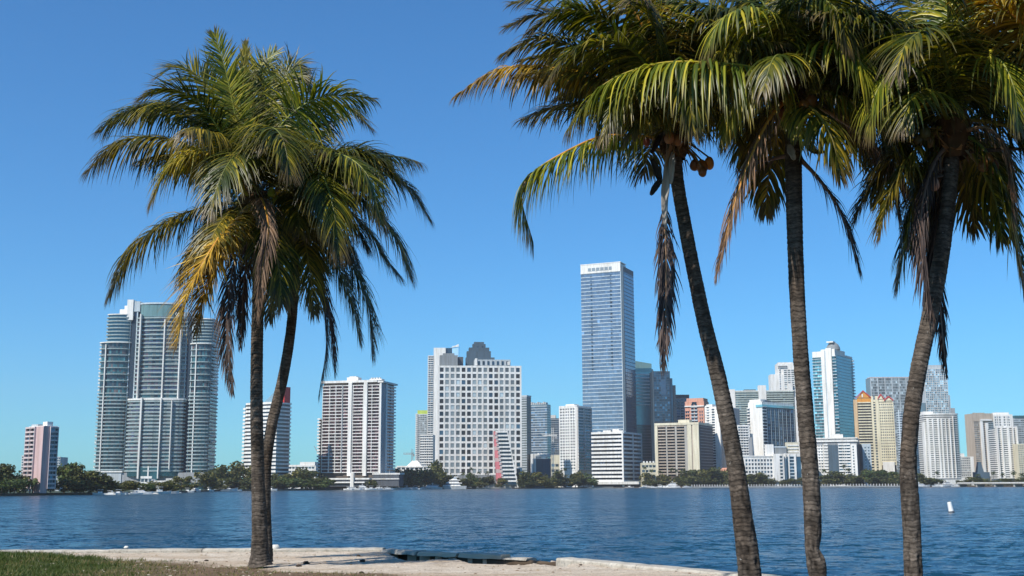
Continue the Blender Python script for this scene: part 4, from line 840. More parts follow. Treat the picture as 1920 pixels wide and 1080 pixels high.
def frond(root, pts, kind='green', leaf=.75, droop=1.0, roll=0., dens=1.0, tipdead=.25, seed=0, wmul=1.0, start=.13, rib=None, ang=68, shade=1.0):
    if kind in ('dead', 'rust'): wmul *= .62; dens *= .9; ang = min(ang, 34); leaf *= .85; droop *= 1.3
    rs = np.random.default_rng(seed + 1000); org = np.array(root.location)
    P, L = bez(pts, 40); P = P - org
    T = nrm(np.gradient(P, axis=0)); ref = np.array([0, 0, 1.])
    if abs(T[0][2]) > .93: ref = np.array([0, -1., .3])
    N = ref - T[0] * np.dot(ref, T[0]); N = N / np.linalg.norm(N)
    Ns = []
    for i in range(40):
        N = N - T[i] * np.dot(N, T[i]); N = N / np.linalg.norm(N)
        # lean back to world up where the rib is not vertical, as gravity keeps the blade level
        up = np.array([0, 0, 1.]) - T[i] * T[i][2]; u = np.linalg.norm(up)
        if u > .35: N = N + up / u * .12 * u; N /= np.linalg.norm(N)
        Ns.append(N)
    Ns = np.array(Ns); S = np.cross(T, Ns); rr_ = R(roll)
    S2_ = S * math.cos(rr_) + Ns * math.sin(rr_); N2 = Ns * math.cos(rr_) - S * math.sin(rr_)
    M = int(L / .024 * dens); t = np.linspace(start, .995, M)
    parts_V, parts_C = [], []; Q = []; base = 0; pal = PAL[kind]
    for side in (-1, 1):
        tt = np.clip(t + rs.normal(0, .003, M), 0, 1) * 39; i0 = np.minimum(tt.astype(int), 38); fr = (tt - i0)[:, None]
        B = P[i0] * (1 - fr) + P[i0 + 1] * fr; Tt = nrm(T[i0] * (1 - fr) + T[i0 + 1] * fr); Ss = S2_[i0] * side; Nn = N2[i0]
        tn = (t - start) / (1 - start)
        ln = leaf * 1.22 * (np.sin(np.pi * np.clip(.16 + tn * .78, 0, 1)) ** .75) * (1 - .18 * tn) * rs.uniform(.72, 1.14, M) * np.where(rs.random(M) < .05, .5, 1)
        ap = R(ang) * (1 - .62 * tn ** 1.6) + rs.normal(0, .11, M)
        d = nrm(Tt * np.cos(ap)[:, None] + Ss * np.sin(ap)[:, None] + Nn * (rs.normal(.22, .10, M))[:, None])
        G = 5; seg = (ln / G)[:, None]; pos_ = B.copy(); cur = d.copy()
        dr = (droop * (.75 + .5 * rs.random(M)) * (1 - .25 * tn))[:, None]
        wob = rs.normal(0, .05, (M, 3))
        wd0 = .0135 * wmul * (.75 + .5 * np.sin(np.pi * tn)) * rs.uniform(.85, 1.15, M)
        cols0 = rs.random(M)
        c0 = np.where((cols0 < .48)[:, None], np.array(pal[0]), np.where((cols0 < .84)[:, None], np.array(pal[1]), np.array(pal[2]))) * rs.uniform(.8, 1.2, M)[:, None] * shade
        drib = np.clip((t - (1 - tipdead)) / max(tipdead, .01), 0, 1) if tipdead > 0 else np.zeros(M)
        Vs, Cs = [], []
        for gi in range(G + 1):
            wax = nrm(np.cross(cur, Nn)) ; fold = nrm(np.cross(wax, cur))
            wp = (0.55, 1.0, .95, .75, .45, .04)[gi]; w_ = (wd0 * wp)[:, None]
            Vs.append(np.stack([pos_ - wax * w_ - fold * w_ * .45, pos_, pos_ + wax * w_ - fold * w_ * .45], 1))
            f_ = gi / G; br = np.clip(f_ * 1.3 - .75 + drib, 0, 1)[:, None] * (.85 if kind not in ('dead', 'rust') else .2)
            cc_ = c0 * (1 - br) + np.array((.13, .085, .045)) * br
            Cs.append(np.repeat(cc_[:, None, :], 3, 1))
            cur = nrm(cur + np.array([0, 0, -1.]) * dr * (.25 + .20 * f_) + wob * .6); pos_ = pos_ + cur * seg
        Vs = np.stack(Vs, 1).reshape(-1, 3); Cs = np.stack(Cs, 1).reshape(-1, 3); parts_V.append(Vs); parts_C.append(Cs)
        I = (np.arange(M)[:, None, None] * (G + 1) * 3 + np.arange(G)[None, :, None] * 3 + np.arange(2)[None, None, :]) + base
        Q.append(np.stack([I, I + 1, I + 4, I + 3], -1).reshape(-1, 4)); base += len(Vs)
    lm = 'deadleaf' if kind in ('dead', 'rust') else 'leaf'
    o = np_obj('frond', np.concatenate(parts_V), np.concatenate(Q), lm, root, smooth=False, col=np.concatenate(parts_C))
    # midrib
    ts_ = np.linspace(0, 1, 40); rad = .034 * (1 - ts_) ** 1.1 + .004 + .045 * np.exp(-ts_ * 26)
    V_, Q_ = tube(P, rad, 6, .7)
    rc = dict(green=(.16, .19, .035), fresh=(.28, .30, .05), yellow=(.5, .38, .05), orange=(.6, .27, .04), olive=(.24, .2, .04), dead=(.2, .13, .1), rust=(.4, .25, .15))[rib or kind]
    tipc = np.clip((ts_ - .6) / .4, 0, 1)[:, None] * .6; Cc = np.repeat(np.array(rc) * (1 - tipc) + np.array((.2, .13, .07)) * tipc, 6, 0)
    np_obj('midrib', V_, Q_, 'leaf', o, col=Cc)
    return o
m, n, l, p = newmat('palmbark'); MATS['palmbark'] = m
a_ = n.new('ShaderNodeAttribute'); a_.attribute_name = 'col'; geo = n.new('ShaderNodeNewGeometry'); pos = geo.outputs['Position']
c = mul(n, l, a_.outputs['Color'], ramp(n, l, tex(n, l, 14, 6, pos, (1, 1, 2.2), rough=.7), [(.3, g(.35)), (.5, g(.95)), (.7, g(1.7))]))
c = mul(n, l, c, ramp(n, l, tex(n, l, 2.2, 4, pos, (1, 1, .6)), [(.35, (.75, .68, .62, 1)), (.65, g(1.15))]))
spk = ramp(n, l, tex(n, l, 20, 3, pos), [(.70, g(0)), (.76, g(1))])
mx = n.new('ShaderNodeMix'); mx.data_type = 'RGBA'; l.new(spk, mx.inputs[0]); l.new(c, mx.inputs[6]); mx.inputs[7].default_value = (.38, .36, .32, 1)
l.new(mx.outputs[2], p.inputs['Base Color']); p.inputs['Roughness'].default_value = .9; p.inputs['Specular IOR Level'].default_value = .2
b_ = bump(n, l, tex(n, l, 40, 5, pos, (1, 1, 2.5), rough=.75), .012); l.new(b_.outputs[0], p.inputs['Normal'])
def trunk(root, pix, D, lean=None, seed=0, rough0=.5):
    """pix: list of (px, py, width_px, dY)"""
    pts, rad = [], []
    for px, py, wd, dy in pix:
        q = at(px, py, D + dy); pts.append(q); rad.append(wd * .47 * (D + dy) / FOC)
    P, L = bez(pts, int(L_est(pts) / .009)); P = P - np.array(root.location)
    s = np.linspace(0, 1, len(P)); cum = np.concatenate([[0], np.cumsum([(pts[i + 1] - pts[i]).length for i in range(len(pts) - 1)])]); rad = np.interp(s, cum / cum[-1], rad)
    K = 36; T = nrm(np.gradient(P, axis=0)); S = nrm(np.cross(T, [0, 1., 0])); N = np.cross(S, T)
    V = np.zeros((len(P), K, 3)); C = np.zeros((len(P), K, 3)); rr = random.Random(seed); ph = rr.uniform(0, 50)
    # irregular ring table
    zs = s * L; rings = [0]
    while rings[-1] < L + .3: rings.append(rings[-1] + rr.uniform(.036, .075))
    rings = np.array(rings); rtone = [rr.uniform(.72, 1.3) for _ in rings]; rbul = [rr.uniform(.5, 1.4) for _ in rings]
    for i in range(len(P)):
        low = max(0, 1 - zs[i] / 3.2) * rough0 * 2
        for k in range(K):
            a = 2 * math.pi * k / K; ca, sa = math.cos(a), math.sin(a)
            zz = zs[i] + .03 * noise.noise(Vector((ca * 1.2, sa * 1.2, zs[i] * .9 + ph))) + .008 * noise.noise(Vector((ca * 5, sa * 5, zs[i] * 6 + ph)))
            j = int(np.searchsorted(rings, max(zz, 1e-4))) - 1; j = min(max(j, 0), len(rings) - 2); u = (zz - rings[j]) / (rings[j + 1] - rings[j])
            saw = (1 - u) ** .7 * (0 if u > .93 else 1)
            nz = noise.noise(Vector((ca * 2.4, sa * 2.4, zs[i] * 5 + ph)))
            pit = max(0, noise.noise(Vector((ca * 3.4, sa * 3.4, zs[i] * 8 + ph * 2))) - .12)
            r = rad[i] * (1 + .06 * (saw - .5) * rbul[j] * (1 - .4 * min(1, low)) + .03 * nz + .03 * noise.noise(Vector((ca * 6, sa * 6, zs[i] * 16 + ph))) + low * (.06 * noise.noise(Vector((ca * 2, sa * 2, zs[i] * 3 + ph))) - .5 * pit))
            V[i, k] = P[i] + (S[i] * ca + N[i] * sa) * r
            tone = rtone[j] * (.5 if u > .84 else 1)
            C[i, k] = np.array((.098, .080, .064)) * tone * (1 - .55 * min(1, pit * 4) * min(1, low)) * (1 + .35 * nz) * (1 + .5 * noise.noise(Vector((ca * 1.1, sa * 1.1, zs[i] * 1.6 + ph))))
    I = np.arange(len(P) * K).reshape(len(P), K); J = np.roll(I, -1, 1)
    return np_obj('trunk', V.reshape(-1, 3), np.stack([I[:-1], J[:-1], J[1:], I[1:]], -1).reshape(-1, 4), 'palmbark', root, col=C.reshape(-1, 3))
def L_est(pts): return sum((pts[i + 1] - pts[i]).length for i in range(len(pts) - 1))
def spathe(root, pts, wd, colr, name='dry_sheath', seed=0):
    P, L = bez(pts, 14); P = P - np.array(root.location); T = nrm(np.gradient(P, axis=0)); S = nrm(np.cross(T, [0, 1., 0])); N = np.cross(S, T); V, C = [], []
    for i in range(14):
        t = i / 13; w_ = wd * (math.sin(math.pi * (.12 + .8 * t)) ** .8) * (1 + .25 * noise.noise(Vector((t * 5, seed, 0))))
        for u in (-1, -.5, 0, .5, 1): V.append(P[i] + S[i] * w_ * u + N[i] * w_ * .55 * (1 - u * u)); C.append(np.array(colr) * (.75 + .5 * abs(noise.noise(Vector((u * 3, t * 3, seed))))))
    I = np.arange(14 * 5).reshape(14, 5); Q = np.stack([I[:-1, :-1], I[:-1, 1:], I[1:, 1:], I[1:, :-1]], -1).reshape(-1, 4)
    o = np_obj(name, np.array(V), Q, 'deadleaf', root, col=np.array(C)); md = o.modifiers.new('s', 'SOLIDIFY'); md.thickness = .008; return o
def coconut(root, q, r, colr, hang=None):
    V, C = [], []; K, J = 12, 8; ax = random.uniform(-.5, .5)
    for j in range(J + 1):
        ph = math.pi * j / J
        for k in range(K):
            th = 2 * math.pi * k / K + ax; rad = r * (.9 + .08 * math.cos(3 * th)) * math.sin(ph) * (1 - .12 * math.cos(ph))
            V.append((rad * math.cos(th), rad * math.sin(th), r * 1.2 * math.cos(ph))); sh = 1 - .45 * max(0, math.cos(ph)) ** 4
            C.append(np.array(colr) * sh * (1 + .25 * noise.noise(Vector((th, ph * 2, ax * 9)))))
    I = np.arange((J + 1) * K).reshape(J + 1, K); Jn = np.roll(I, -1, 1)
    o = np_obj('coconut', np.array(V), np.stack([I[:-1], I[1:], Jn[1:], Jn[:-1]], -1).reshape(-1, 4), 'leaf', root, col=np.array(C))
    q = Vector(q) - root.location; o.location = q; o.rotation_euler = (random.uniform(-.4, .4), random.uniform(-.4, .4), random.random() * 6)
    if hang is not None:
        h = np.array(hang) - np.array(root.location); P, _ = bez([h, (h + np.array(q)) / 2 + np.array([0, 0, .08]), np.array(q) + np.array([0, 0, r])], 8)
        V_, Q_ = tube(P, np.full(8, .012), 5); np_obj('fruit_stalk', V_, Q_, 'leaf', root, col=np.tile((.22, .13, .05), (len(V_), 1)))
def heart(root, c, r=.17, h=.7, seed=0):
    """woven brown fibre, old leaf bases and ragged scraps round the growing point"""
    rs = random.Random(seed); V, C, Q = [], [], []; c = np.array(c) - np.array(root.location)
    K, J = 20, 14
    for j in range(J + 1):
        t = j / J; rad = r * (.85 + .55 * math.sin(math.pi * min(1, t * 1.1)) ** .8) * (1 - .6 * t ** 3)
        for k in range(K):
            a = 2 * math.pi * k / K; rr_ = rad * (1 + .22 * noise.noise(Vector((math.cos(a) * 2, math.sin(a) * 2, t * 5 + seed))))
            V.append(c + np.array([rr_ * math.cos(a), rr_ * math.sin(a), (t - .35) * h])); C.append(np.array((.09, .05, .025)) * (.5 + .9 * rs.random()))
    I = np.arange((J + 1) * K).reshape(J + 1, K); Jn = np.roll(I, -1, 1)
    np_obj('crown_shaft', np.array(V), np.stack([I[:-1], Jn[:-1], Jn[1:], I[1:]], -1).reshape(-1, 4), 'litter', root, col=np.array(C))
    V, C, F_ = [], [], []
    for i in range(150):
        a = rs.random() * 6.28; z = rs.uniform(-.35, .6) * h; L_ = rs.uniform(.1, .34); w_ = rs.uniform(.008, .035); rad = r * rs.uniform(.9, 1.3)
        b0 = c + np.array([rad * math.cos(a), rad * math.sin(a), z]); tn = np.array([-math.sin(a), math.cos(a), 0]); out = np.array([math.cos(a), math.sin(a), 0]) * rs.uniform(.2, .9) + np.array([0, 0, rs.uniform(-1.2, .5)])
        k = len(V); V += [b0 - tn * w_, b0 + tn * w_, b0 + out * L_ + tn * rs.uniform(-.05, .05)]; F_.append((k, k + 1, k + 2)); cc_ = np.array((.2, .125, .06)) * rs.uniform(.4, 1.5); C += [cc_] * 3
    o = np_obj('fibre_scraps', np.array(V), np.array(F_), 'litter', root, smooth=False, col=np.array(C)); o['kind'] = 'stuff'
def path(D, *pts):                      # each point (px, py, dY)
    return [at(px, py, D + dz) for px, py, dz in pts]
def fill(root, c, specs, L=2.6, seed=0, kind='green', **kw):
    """fronds from the crown by azimuth / start elevation (degrees), bending under their weight"""
    for i, (az, el, cv) in enumerate(specs):
        rs = random.Random(seed * 77 + i); a = R(az); e = R(el); P_ = [np.array(c)]; d_el = R(cv) / 8; ll = L * rs.uniform(.88, 1.1)
        for k in range(8):
            P_.append(P_[-1] + np.array([math.cos(e) * math.cos(a), math.cos(e) * math.sin(a), math.sin(e)]) * ll / 8); e -= d_el; 
            if e < R(-86): e = R(-86)
        frond(root, P_, kind if rs.random() < .75 else 'olive', seed=seed * 131 + i, roll=rs.uniform(-20, 20), droop=rs.uniform(.9, 1.5), **kw)

# ================= left pair =================
D = 23.0
pl = empty('palm_tree', at(487, 1056, D), 0, 'straight left coconut palm of the twin pair standing on the sand', 'palm tree')
trunk(pl, [(488, 1062, 48, 0), (487, 1053, 42, 0), (487, 1040, 35, 0), (487, 1000, 31, 0), (484, 900, 26, 0), (481, 760, 24.5, 0), (482, 640, 24, .05), (484, 540, 23, .1), (482, 450, 23, .1), (474, 385, 23, .1)], D, seed=1, rough0=.35)
c1 = at(472, 375, D + .1); heart(pl, c1, .17, .8, 1)
def F(root, D_, pts, **k): return frond(root, path(D_, *pts), **k)
sd_ = 0
for kw, pts in [
    (dict(kind='fresh', droop=.15, leaf=0.68, tipdead=.05), [(472, 372, .1), (448, 250, 0), (425, 140, -.1), (402, 62, -.1)]),
    (dict(kind='yellow', droop=.1, leaf=0.51, tipdead=.05, ang=35), [(472, 372, .1), (466, 260, 0), (456, 150, .1), (462, 80, .2)]),
    (dict(kind='fresh', droop=.25, leaf=0.73, tipdead=.05), [(474, 372, .1), (470, 230, .3), (485, 130, .5), (520, 95, .8)]),
    (dict(kind='green', droop=.7, leaf=0.85), [(474, 372, .1), (490, 230, .3), (525, 150, .4), (566, 140, .5), (585, 180, .6)]),
    (dict(kind='green', droop=.4, leaf=0.90, tipdead=.1), [(470, 372, .1), (430, 230, .2), (385, 155, .2), (335, 125, .2), (295, 145, .2)]),
    (dict(kind='green', droop=.6, leaf=0.90), [(470, 372, .1), (420, 260, -.3), (370, 190, -.6), (310, 165, -.8), (262, 185, -1)]),
    (dict(kind='green', droop=1.2, leaf=1.13, tipdead=.15), [(470, 374, .1), (410, 270, .1), (330, 205, .1), (250, 205, .1), (185, 245, .1)]),
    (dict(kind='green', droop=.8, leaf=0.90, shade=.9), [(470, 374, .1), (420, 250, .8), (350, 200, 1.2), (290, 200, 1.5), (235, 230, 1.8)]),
    (dict(kind='olive', droop=1.4, leaf=1.13, tipdead=.35), [(470, 376, .1), (400, 300, -.1), (320, 262, -.2), (230, 265, -.3), (165, 320, -.3)]),
    (dict(kind='yellow', droop=1.3, leaf=0.96, tipdead=.3), [(470, 378, 0), (430, 310, -.6), (380, 285, -.9), (320, 310, -1.1), (283, 380, -1.2)]),
    (dict(kind='olive', droop=1.5, leaf=1.02, tipdead=.3), [(468, 382, .1), (400, 384, 0), (320, 412, -.1), (250, 465, -.1), (205, 555, -.1)]),
    (dict(kind='orange', droop=.45, leaf=0.96, tipdead=.15, rib='orange', roll=-25), [(468, 385, 0), (430, 420, -1.1), (388, 480, -1.6), (350, 560, -1.8), (330, 650, -1.8)]),
    (dict(kind='orange', droop=.6, leaf=.8, tipdead=.25, rib='orange', roll=-15), [(468, 385, 0), (440, 420, -.9), (408, 480, -1.3), (380, 555, -1.5), (368, 625, -1.5)]),
    (dict(kind='dead', droop=1.0, leaf=0.79, tipdead=.6), [(470, 388, .1), (450, 450, .1), (432, 530, .1), (425, 630, .1), (436, 735, .1)]),
    (dict(kind='dead', droop=1.0, leaf=0.68), [(470, 390, .1), (462, 480, .5), (455, 560, .6), (452, 650, .6)]),
    (dict(kind='rust', droop=.8, leaf=.60, tipdead=.7, rib='orange', ang=40), [(478, 380, -.1), (492, 375, -1.3), (503, 430, -1.9), (492, 500, -2.0), (484, 600, -2.0)]),
    (dict(kind='green', droop=1.3, leaf=0.96), [(474, 380, 0), (500, 430, -.8), (520, 490, -1.1), (530, 570, -1.2)]),
    (dict(kind='green', droop=1.0, leaf=1.02), [(472, 372, .1), (470, 300, -.7), (455, 280, -1.4), (420, 320, -2.0), (390, 400, -2.3)]),
    (dict(kind='green', droop=1.0, leaf=1.02), [(472, 372, .1), (485, 280, -.8), (505, 240, -1.5), (530, 260, -2.0), (545, 330, -2.3)]),
    (dict(kind='olive', droop=1.2, leaf=0.90), [(470, 385, 0), (430, 400, -.8), (400, 440, -1.3), (380, 500, -1.5)])]:
    sd_ += 1; F(pl, D, pts, seed=sd_, **kw)
fill(pl, c1, [(80, 60, 70), (100, 40, 80), (50, 50, 90), (250, 62, 100), (290, 58, 105), (120, 15, 60), (170, 55, 80)], 2.9, 3, leaf=0.96)
fill(pl, c1, [(90, -20, 60), (150, -25, 50), (300, -20, 60), (190, -30, 50)], 2.1, 4, kind='olive', leaf=0.79)
for px, py, dy, cl in ((428, 398, -.5, (.5, .2, .04)), (421, 410, -.45, (.45, .16, .03)), (432, 408, -.6, (.62, .4, .16)), (440, 402, -.3, (.4, .15, .04)), (452, 412, -.35, (.3, .12, .04))):
    coconut(pl, at(px, py, D + dy), .07, cl, hang=at(470, 385, D - .1))

D2 = 23.7
pr = empty('palm_tree', at(499, 1050, D2), 0, 'curved right coconut palm of the twin pair, bending right behind the straight one', 'palm tree')
trunk(pr, [(500, 1054, 26, 0), (498, 1000, 24, 0), (497, 930, 22, 0), (500, 860, 21, 0), (511, 790, 21, 0), (528, 720, 21, 0), (541, 650, 20, 0), (549, 580, 19, 0), (553, 500, 19, 0), (548, 420, 18, 0), (541, 375, 18, 0)], D2, seed=2, rough0=.3)
c2 = at(540, 362, D2); heart(pr, c2, .15, .75, 2)
for kw, pts in [
    (dict(kind='fresh', droop=1.1, leaf=0.96, tipdead=.1, rib='fresh'), [(540, 362, 0), (515, 270, -.4), (545, 215, -.6), (610, 180, -.7), (700, 185, -.7)]),
    (dict(kind='green', droop=.9, leaf=0.90), [(540, 362, 0), (560, 260, .3), (600, 215, .4), (650, 200, .5), (695, 240, .5)]),
    (dict(kind='green', droop=.7, leaf=0.79), [(540, 360, 0), (528, 240, .3), (530, 160, .5), (555, 120, .6), (575, 150, .6)]),
    (dict(kind='green', droop=.9, leaf=0.96, tipdead=.1), [(540, 362, 0), (600, 300, -.1), (660, 285, -.2), (715, 300, -.2), (755, 345, -.2)]),
    (dict(kind='green', droop=1.0, leaf=0.96, tipdead=.35), [(542, 362, 0), (610, 315, .2), (690, 310, .3), (760, 345, .4), (805, 410, .4)]),
    (dict(kind='olive', droop=1.2, leaf=1.07, tipdead=.15), [(542, 364, 0), (610, 350, -.6), (680, 375, -.8), (740, 440, -.9), (770, 520, -.9)]),
    (dict(kind='olive', droop=1.0, leaf=0.90, tipdead=.3), [(542, 364, 0), (610, 370, .2), (680, 420, .3), (720, 480, .3), (750, 520, .3)]),
    (dict(kind='green', droop=1.2, leaf=0.96, tipdead=.5), [(541, 368, 0), (590, 410, -.2), (650, 480, -.3), (690, 570, -.3), (698, 665, -.3)]),
    (dict(kind='green', droop=1.2, leaf=0.90, tipdead=.4), [(541, 368, 0), (590, 420, .3), (630, 490, .5), (660, 570, .5), (675, 640, .5)]),
    (dict(kind='dead', droop=1.0, leaf=0.73), [(541, 370, 0), (575, 450, .1), (600, 540, .2), (612, 640, .2), (597, 745, .2)]),
    (dict(kind='dead', droop=1.0, leaf=0.73), [(541, 370, 0), (570, 450, -.3), (602, 530, -.4), (622, 610, -.4), (628, 700, -.4)]),
    (dict(kind='olive', droop=1.2, leaf=0.79), [(541, 370, 0), (565, 430, -.6), (580, 500, -.9), (590, 590, -.9)]),
    (dict(kind='olive', droop=1.2, leaf=0.79), [(540, 370, 0), (520, 440, -.5), (510, 520, -.7), (505, 600, -.7)]),
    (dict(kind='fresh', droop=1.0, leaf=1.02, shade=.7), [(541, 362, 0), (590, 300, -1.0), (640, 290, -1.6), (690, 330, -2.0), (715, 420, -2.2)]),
    (dict(kind='green', droop=1.1, leaf=1.02), [(541, 362, 0), (570, 310, -1.0), (600, 320, -1.7), (625, 390, -2.2), (635, 480, -2.4)])]:
    sd_ += 1; F(pr, D2, pts, seed=sd_, **kw)
fill(pr, c2, [(60, 50, 90), (20, 62, 90), (100, 45, 85), (-60, 50, 100), (5, 45, 70), (-45, 30, 80)], 2.8, 6, leaf=0.96)
fill(pr, c2, [(-70, -10, 60), (30, -15, 60), (70, -20, 60), (0, -5, 70), (-30, -20, 55)], 2.2, 7, kind='olive', leaf=0.85)
coconut(pr, at(509, 361, D2 - .8), .085, (.35, .42, .05), hang=at(538, 370, D2)); coconut(pr, at(516, 372, D2 - .7), .07, (.2, .24, .04), hang=at(538, 370, D2))
coconut(pr, at(560, 385, D2 - .5), .08, (.22, .2, .04), hang=at(541, 365, D2))

# ================= right three =================
DA = 15.0
pa = empty('palm_tree', at(1406, 1150, DA), 0, 'leaning palm trunk, leftmost of the three right-hand palms, with one long dead hanging frond', 'palm tree')
trunk(pa, [(1412, 1160, 52, 0), (1407, 1090, 46, 0), (1398, 1010, 42, 0), (1387, 930, 37, 0), (1377, 860, 34, 0), (1364, 790, 33, 0), (1345, 700, 31, 0), (1322, 610, 30, 0), (1299, 500, 28, 0), (1280, 400, 27, 0), (1270, 340, 27, 0), (1264, 285, 30, 0)], DA, seed=3, rough0=.6)
ca = at(1262, 250, DA); heart(pa, at(1264, 270, DA), .15, .6, 3)
for kw, pts in [
    (dict(kind='orange', droop=1.5, leaf=.72, tipdead=.35, rib='orange'), [(1262, 255, 0), (1190, 190, .3), (1110, 140, .4), (1020, 124, .5), (930, 132, .5), (855, 180, .5)]),
    (dict(kind='olive', droop=1.3, leaf=.6, tipdead=.3), [(1262, 255, 0), (1200, 200, 0), (1130, 155, .1), (1050, 135, .2), (970, 140, .2)]),
    (dict(kind='fresh', droop=2.1, leaf=.8, tipdead=.32, rib='orange'), [(1258, 262, 0), (1200, 256, -.1), (1130, 256, -.2), (1060, 285, -.3), (998, 325, -.3), (978, 370, -.3), (1000, 455, -.3)]),
    (dict(kind='green', droop=.7, leaf=.65, tipdead=.4), [(1262, 250, 0), (1190, 150, .2), (1110, 70, .4), (1030, 25, .5), (950, 50, .5)]),
    (dict(kind='green', droop=.9, leaf=.65, tipdead=.4), [(1262, 250, 0), (1180, 160, -.2), (1090, 95, -.3), (1010, 70, -.4), (940, 105, -.4)]),
    (dict(kind='fresh', droop=.8, leaf=.65), [(1262, 250, 0), (1200, 130, .2), (1120, 40, .3), (1040, -5, .4), (960, 5, .4)]),
    (dict(kind='green', droop=.9, leaf=.7), [(1262, 250, 0), (1210, 120, -.3), (1140, 40, -.5), (1060, 20, -.6), (990, 60, -.6)]),
    (dict(kind='orange', droop=.9, leaf=.6, tipdead=.1, rib='orange'), [(1264, 250, 0), (1230, 130, -.4), (1205, 50, -.6), (1170, 0, -.7), (1100, -30, -.8)]),
    (dict(kind='green', droop=.9, leaf=.7), [(1264, 250, 0), (1225, 140, -.5), (1160, 80, -.9), (1080, 90, -1.1), (1030, 150, -1.2)]),
    (dict(kind='green', droop=.9, leaf=.7), [(1264, 250, 0), (1250, 120, .3), (1240, 20, .6), (1210, -60, .8)]),
    (dict(kind='green', droop=1.2, leaf=.7), [(1264, 250, 0), (1290, 130, .1), (1330, 50, .3), (1390, 10, .5), (1440, 30, .5)]),
    (dict(kind='green', droop=1.2, leaf=.7), [(1266, 255, 0), (1310, 170, -.2), (1350, 150, -.4), (1390, 190, -.5), (1410, 260, -.6)]),
    (dict(kind='olive', droop=1.4, leaf=.6), [(1266, 258, 0), (1310, 210, -.4), (1350, 215, -.6), (1385, 270, -.7)]),
    (dict(kind='dead', droop=1.0, leaf=.55, start=.3, rib='rust'), [(1257, 270, -.15), (1246, 330, -.25), (1247, 420, -.25), (1249, 520, -.22), (1246, 620, -.2), (1243, 690, -.2)]),
    (dict(kind='green', droop=1.5, leaf=.7), [(1262, 252, 0), (1230, 180, -.8), (1190, 160, -1.3), (1150, 190, -1.6), (1130, 260, -1.7)]),
    (dict(kind='green', droop=1.4, leaf=.7), [(1262, 252, 0), (1260, 170, -.8), (1270, 140, -1.2), (1290, 170, -1.5), (1300, 250, -1.6)]),
    (dict(kind='olive', droop=1.3, leaf=.6), [(1262, 258, 0), (1240, 210, -.7), (1210, 210, -1.1), (1185, 250, -1.3)])]:
    sd_ += 1; F(pa, DA, pts, seed=sd_, **kw)
fill(pa, ca, [(100, 80, 60), (150, 40, 60), (60, 75, 60), (310, 60, 90), (80, 60, 80), (110, 50, 90), (140, 60, 80), (50, 55, 90), (250, 70, 90), (170, 65, 80), (95, 30, 70), (30, 65, 70)], 2.4, 9, leaf=.75)
spathe(pa, path(DA, (1256, 285, -.2), (1250, 330, -.3), (1246, 380, -.3), (1248, 430, -.3)), .05, (.42, .38, .34), 'dry_sheath', 1)
spathe(pa, path(DA, (1262, 285, -.22), (1260, 310, -.3), (1258, 345, -.3)), .04, (.5, .46, .42), 'dry_sheath', 2)
spathe(pa, path(DA, (1240, 240, -.1), (1232, 265, -.2), (1222, 288, -.2)), .045, (.035, .028, .025), 'dark_sheath', 3)
spathe(pa, path(DA, (1222, 298, -.2), (1232, 320, -.2), (1240, 345, -.2)), .05, (.035, .028, .025), 'dark_sheath', 4)
spathe(pa, path(DA, (1240, 335, -.2), (1228, 352, -.2), (1220, 366, -.2)), .045, (.03, .025, .022), 'dark_sheath', 5)
for px, py, dy, r_, cl in ((1316, 312, -.2, .08, (.32, .12, .03)), (1303, 309, -.1, .07, (.2, .08, .03)), (1330, 306, -.15, .075, (.5, .2, .04)), (1318, 322, -.3, .06, (.25, .09, .03)), (1212, 266, -.1, .055, (.3, .1, .08)), (1255, 258, -.35, .07, (.4, .2, .1)), (1270, 262, -.3, .07, (.3, .15, .07))):
    coconut(pa, at(px, py, DA + dy), r_, cl, hang=at(1266, 262, DA))
